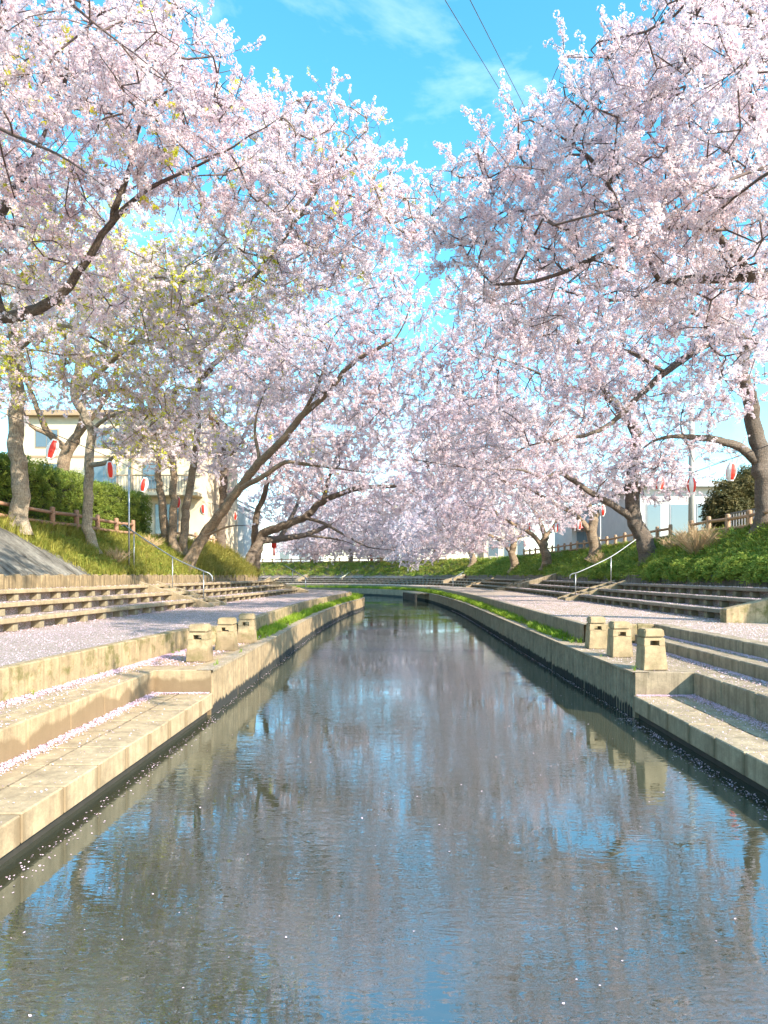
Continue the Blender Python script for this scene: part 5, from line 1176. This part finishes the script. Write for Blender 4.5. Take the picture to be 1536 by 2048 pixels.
petals('fallen_petals', np.c_[x0 + (x1 - x0) * xx, yy, np.full(8000, Z_PATH + .004)], 'pink petals scattered over the sunny promenade', .0105)
q = []
for line, side, s1_ in ((benchL, -1, 40), (benchR, 1, 34)):
    for k in range(3):
        m_ = 3600; s_ = np.r_[0, np.cumsum(np.linalg.norm(np.diff(line, axis=0), axis=1))]; u = rs.uniform(0, s1_, m_); o_ = STEP * k + .03 + rs.rand(m_) * .8; nn = normals2(line)
        q.append(np.c_[np.interp(u, s_, line[:, 0]) + np.interp(u, s_, nn[:, 0]) * o_ * side, np.interp(u, s_, line[:, 1]) + np.interp(u, s_, nn[:, 1]) * o_ * side, np.full(m_, Z_PATH + TIER * (k + 1)) + np.where(rs.rand(m_) * 0 + (o_ - STEP * k) < .36, .024, -.006)])
    m_ = 3500; u = rs.uniform(0, s1_, m_); o_ = .22 - np.abs(rs.normal(size=m_)) * .22
    q.append(np.c_[np.interp(u, s_, line[:, 0]) + np.interp(u, s_, nn[:, 0]) * o_ * side, np.interp(u, s_, line[:, 1]) + np.interp(u, s_, nn[:, 1]) * o_ * side, np.full(m_, Z_PATH + .006)])
petals('fallen_petals', np.vstack(q[:4]), 'petals lying on the sunny bench planks and treads', .013); petals('fallen_petals', np.vstack(q[4:]), 'petals lying on the shaded bench planks and treads', .013)
r1 = -band(5000, -4.9, .09, 3.5, 11.4, 0); r1 = np.c_[r1[:, 0], -r1[:, 1], np.full(len(r1), Z_SLAB + .003)]
r1b = np.c_[rs.uniform(3.95, 4.9, 1200), 11.42 - np.abs(rs.normal(size=1200)) * .06, np.full(1200, Z_SLAB + .004)]
r2 = np.c_[5.59 - np.abs(rs.normal(size=5000)) * .1, rs.uniform(5, 16.2, 5000), np.full(5000, Z_LAND + .004)]; r3 = np.c_[6.13 - np.abs(rs.normal(size=4500)) * .09, rs.uniform(6, 16.3, 4500), np.full(4500, Z_MID + .004)]
r4 = np.vstack([rect(800, 3.95, 5.6, 11.6, 16, Z_LAND + .005), rect(700, 4.95, 5.6, 5, 11.6, Z_LAND + .005)]); r5 = rect(500, 3.95, 4.9, 5, 11.3, Z_SLAB + .006)
petals('fallen_petals', np.vstack([pile(r1, 4.9, .06, .03), r1b, r5]), 'ridge of lilac petals along the back of the shaded slabs'); petals('fallen_petals', np.vstack([r2, r3, r4]), 'lilac petals lying in the corners of the grey steps')
yy = rs.uniform(9, 40, 15000); xx = rs.rand(15000); x0 = np.where(yy < 16.7, 6.5, 4.6); petals('fallen_petals', np.c_[x0 + (8.5 - x0) * xx, yy, np.full(15000, Z_PATH + .005)], 'petals scattered over the shaded promenade', .012)
sp_ = np.vstack([np.c_[offset(wallL, -.2 - rs.rand(len(wallL)) * .5), np.full(len(wallL), Z_LAND - .02)] + np.c_[rs.normal(size=(len(wallL), 2)) * .12, np.zeros(len(wallL))] for _ in range(25)]); sp_ = sp_[(sp_[:, 1] > 16.5) & (sp_[:, 1] < 50)]
sq_ = np.vstack([np.c_[offset(wallR, .2 + rs.rand(len(wallR)) * .35), np.full(len(wallR), Z_LAND - .02)] + np.c_[rs.normal(size=(len(wallR), 2)) * .1, np.zeros(len(wallR))] for _ in range(25)]); sq_ = sq_[(sq_[:, 1] > 16.5) & (sq_[:, 1] < 50)]
petals('fallen_petals', sp_, 'petals caught in the sunny grass strip', .013); petals('fallen_petals', sq_, 'petals caught in the shaded grass strip', .013)
# floating petals
fl = []
for line, side, n in ((wallL, 1, 700), (wallR, -1, 1500)):
    k = rs.randint(0, 70, n); g = np.abs(rs.normal(size=n)) * .05 + .01; pt = line[k] + normals2(line)[k] * (g * side)[:, None] + rs.uniform(-.25, .25, (n, 2)) * [[0, 1]]; fl.append(np.c_[pt, np.full(n, .003)])
fl.append(np.c_[3.88 - np.abs(rs.normal(size=900)) * .13, rs.uniform(4, 11.5, 900), np.full(900, .003)]); fl.append(np.c_[-3.17 + np.abs(rs.normal(size=350)) * .12, rs.uniform(4, 11.5, 350), np.full(350, .003)])
fl.append(rect(420, -3, 3.6, 3, 30, .003)); 
petals('floating_petals', np.vstack(fl), 'white petals drifting on the canal water along its walls', .010, .12)
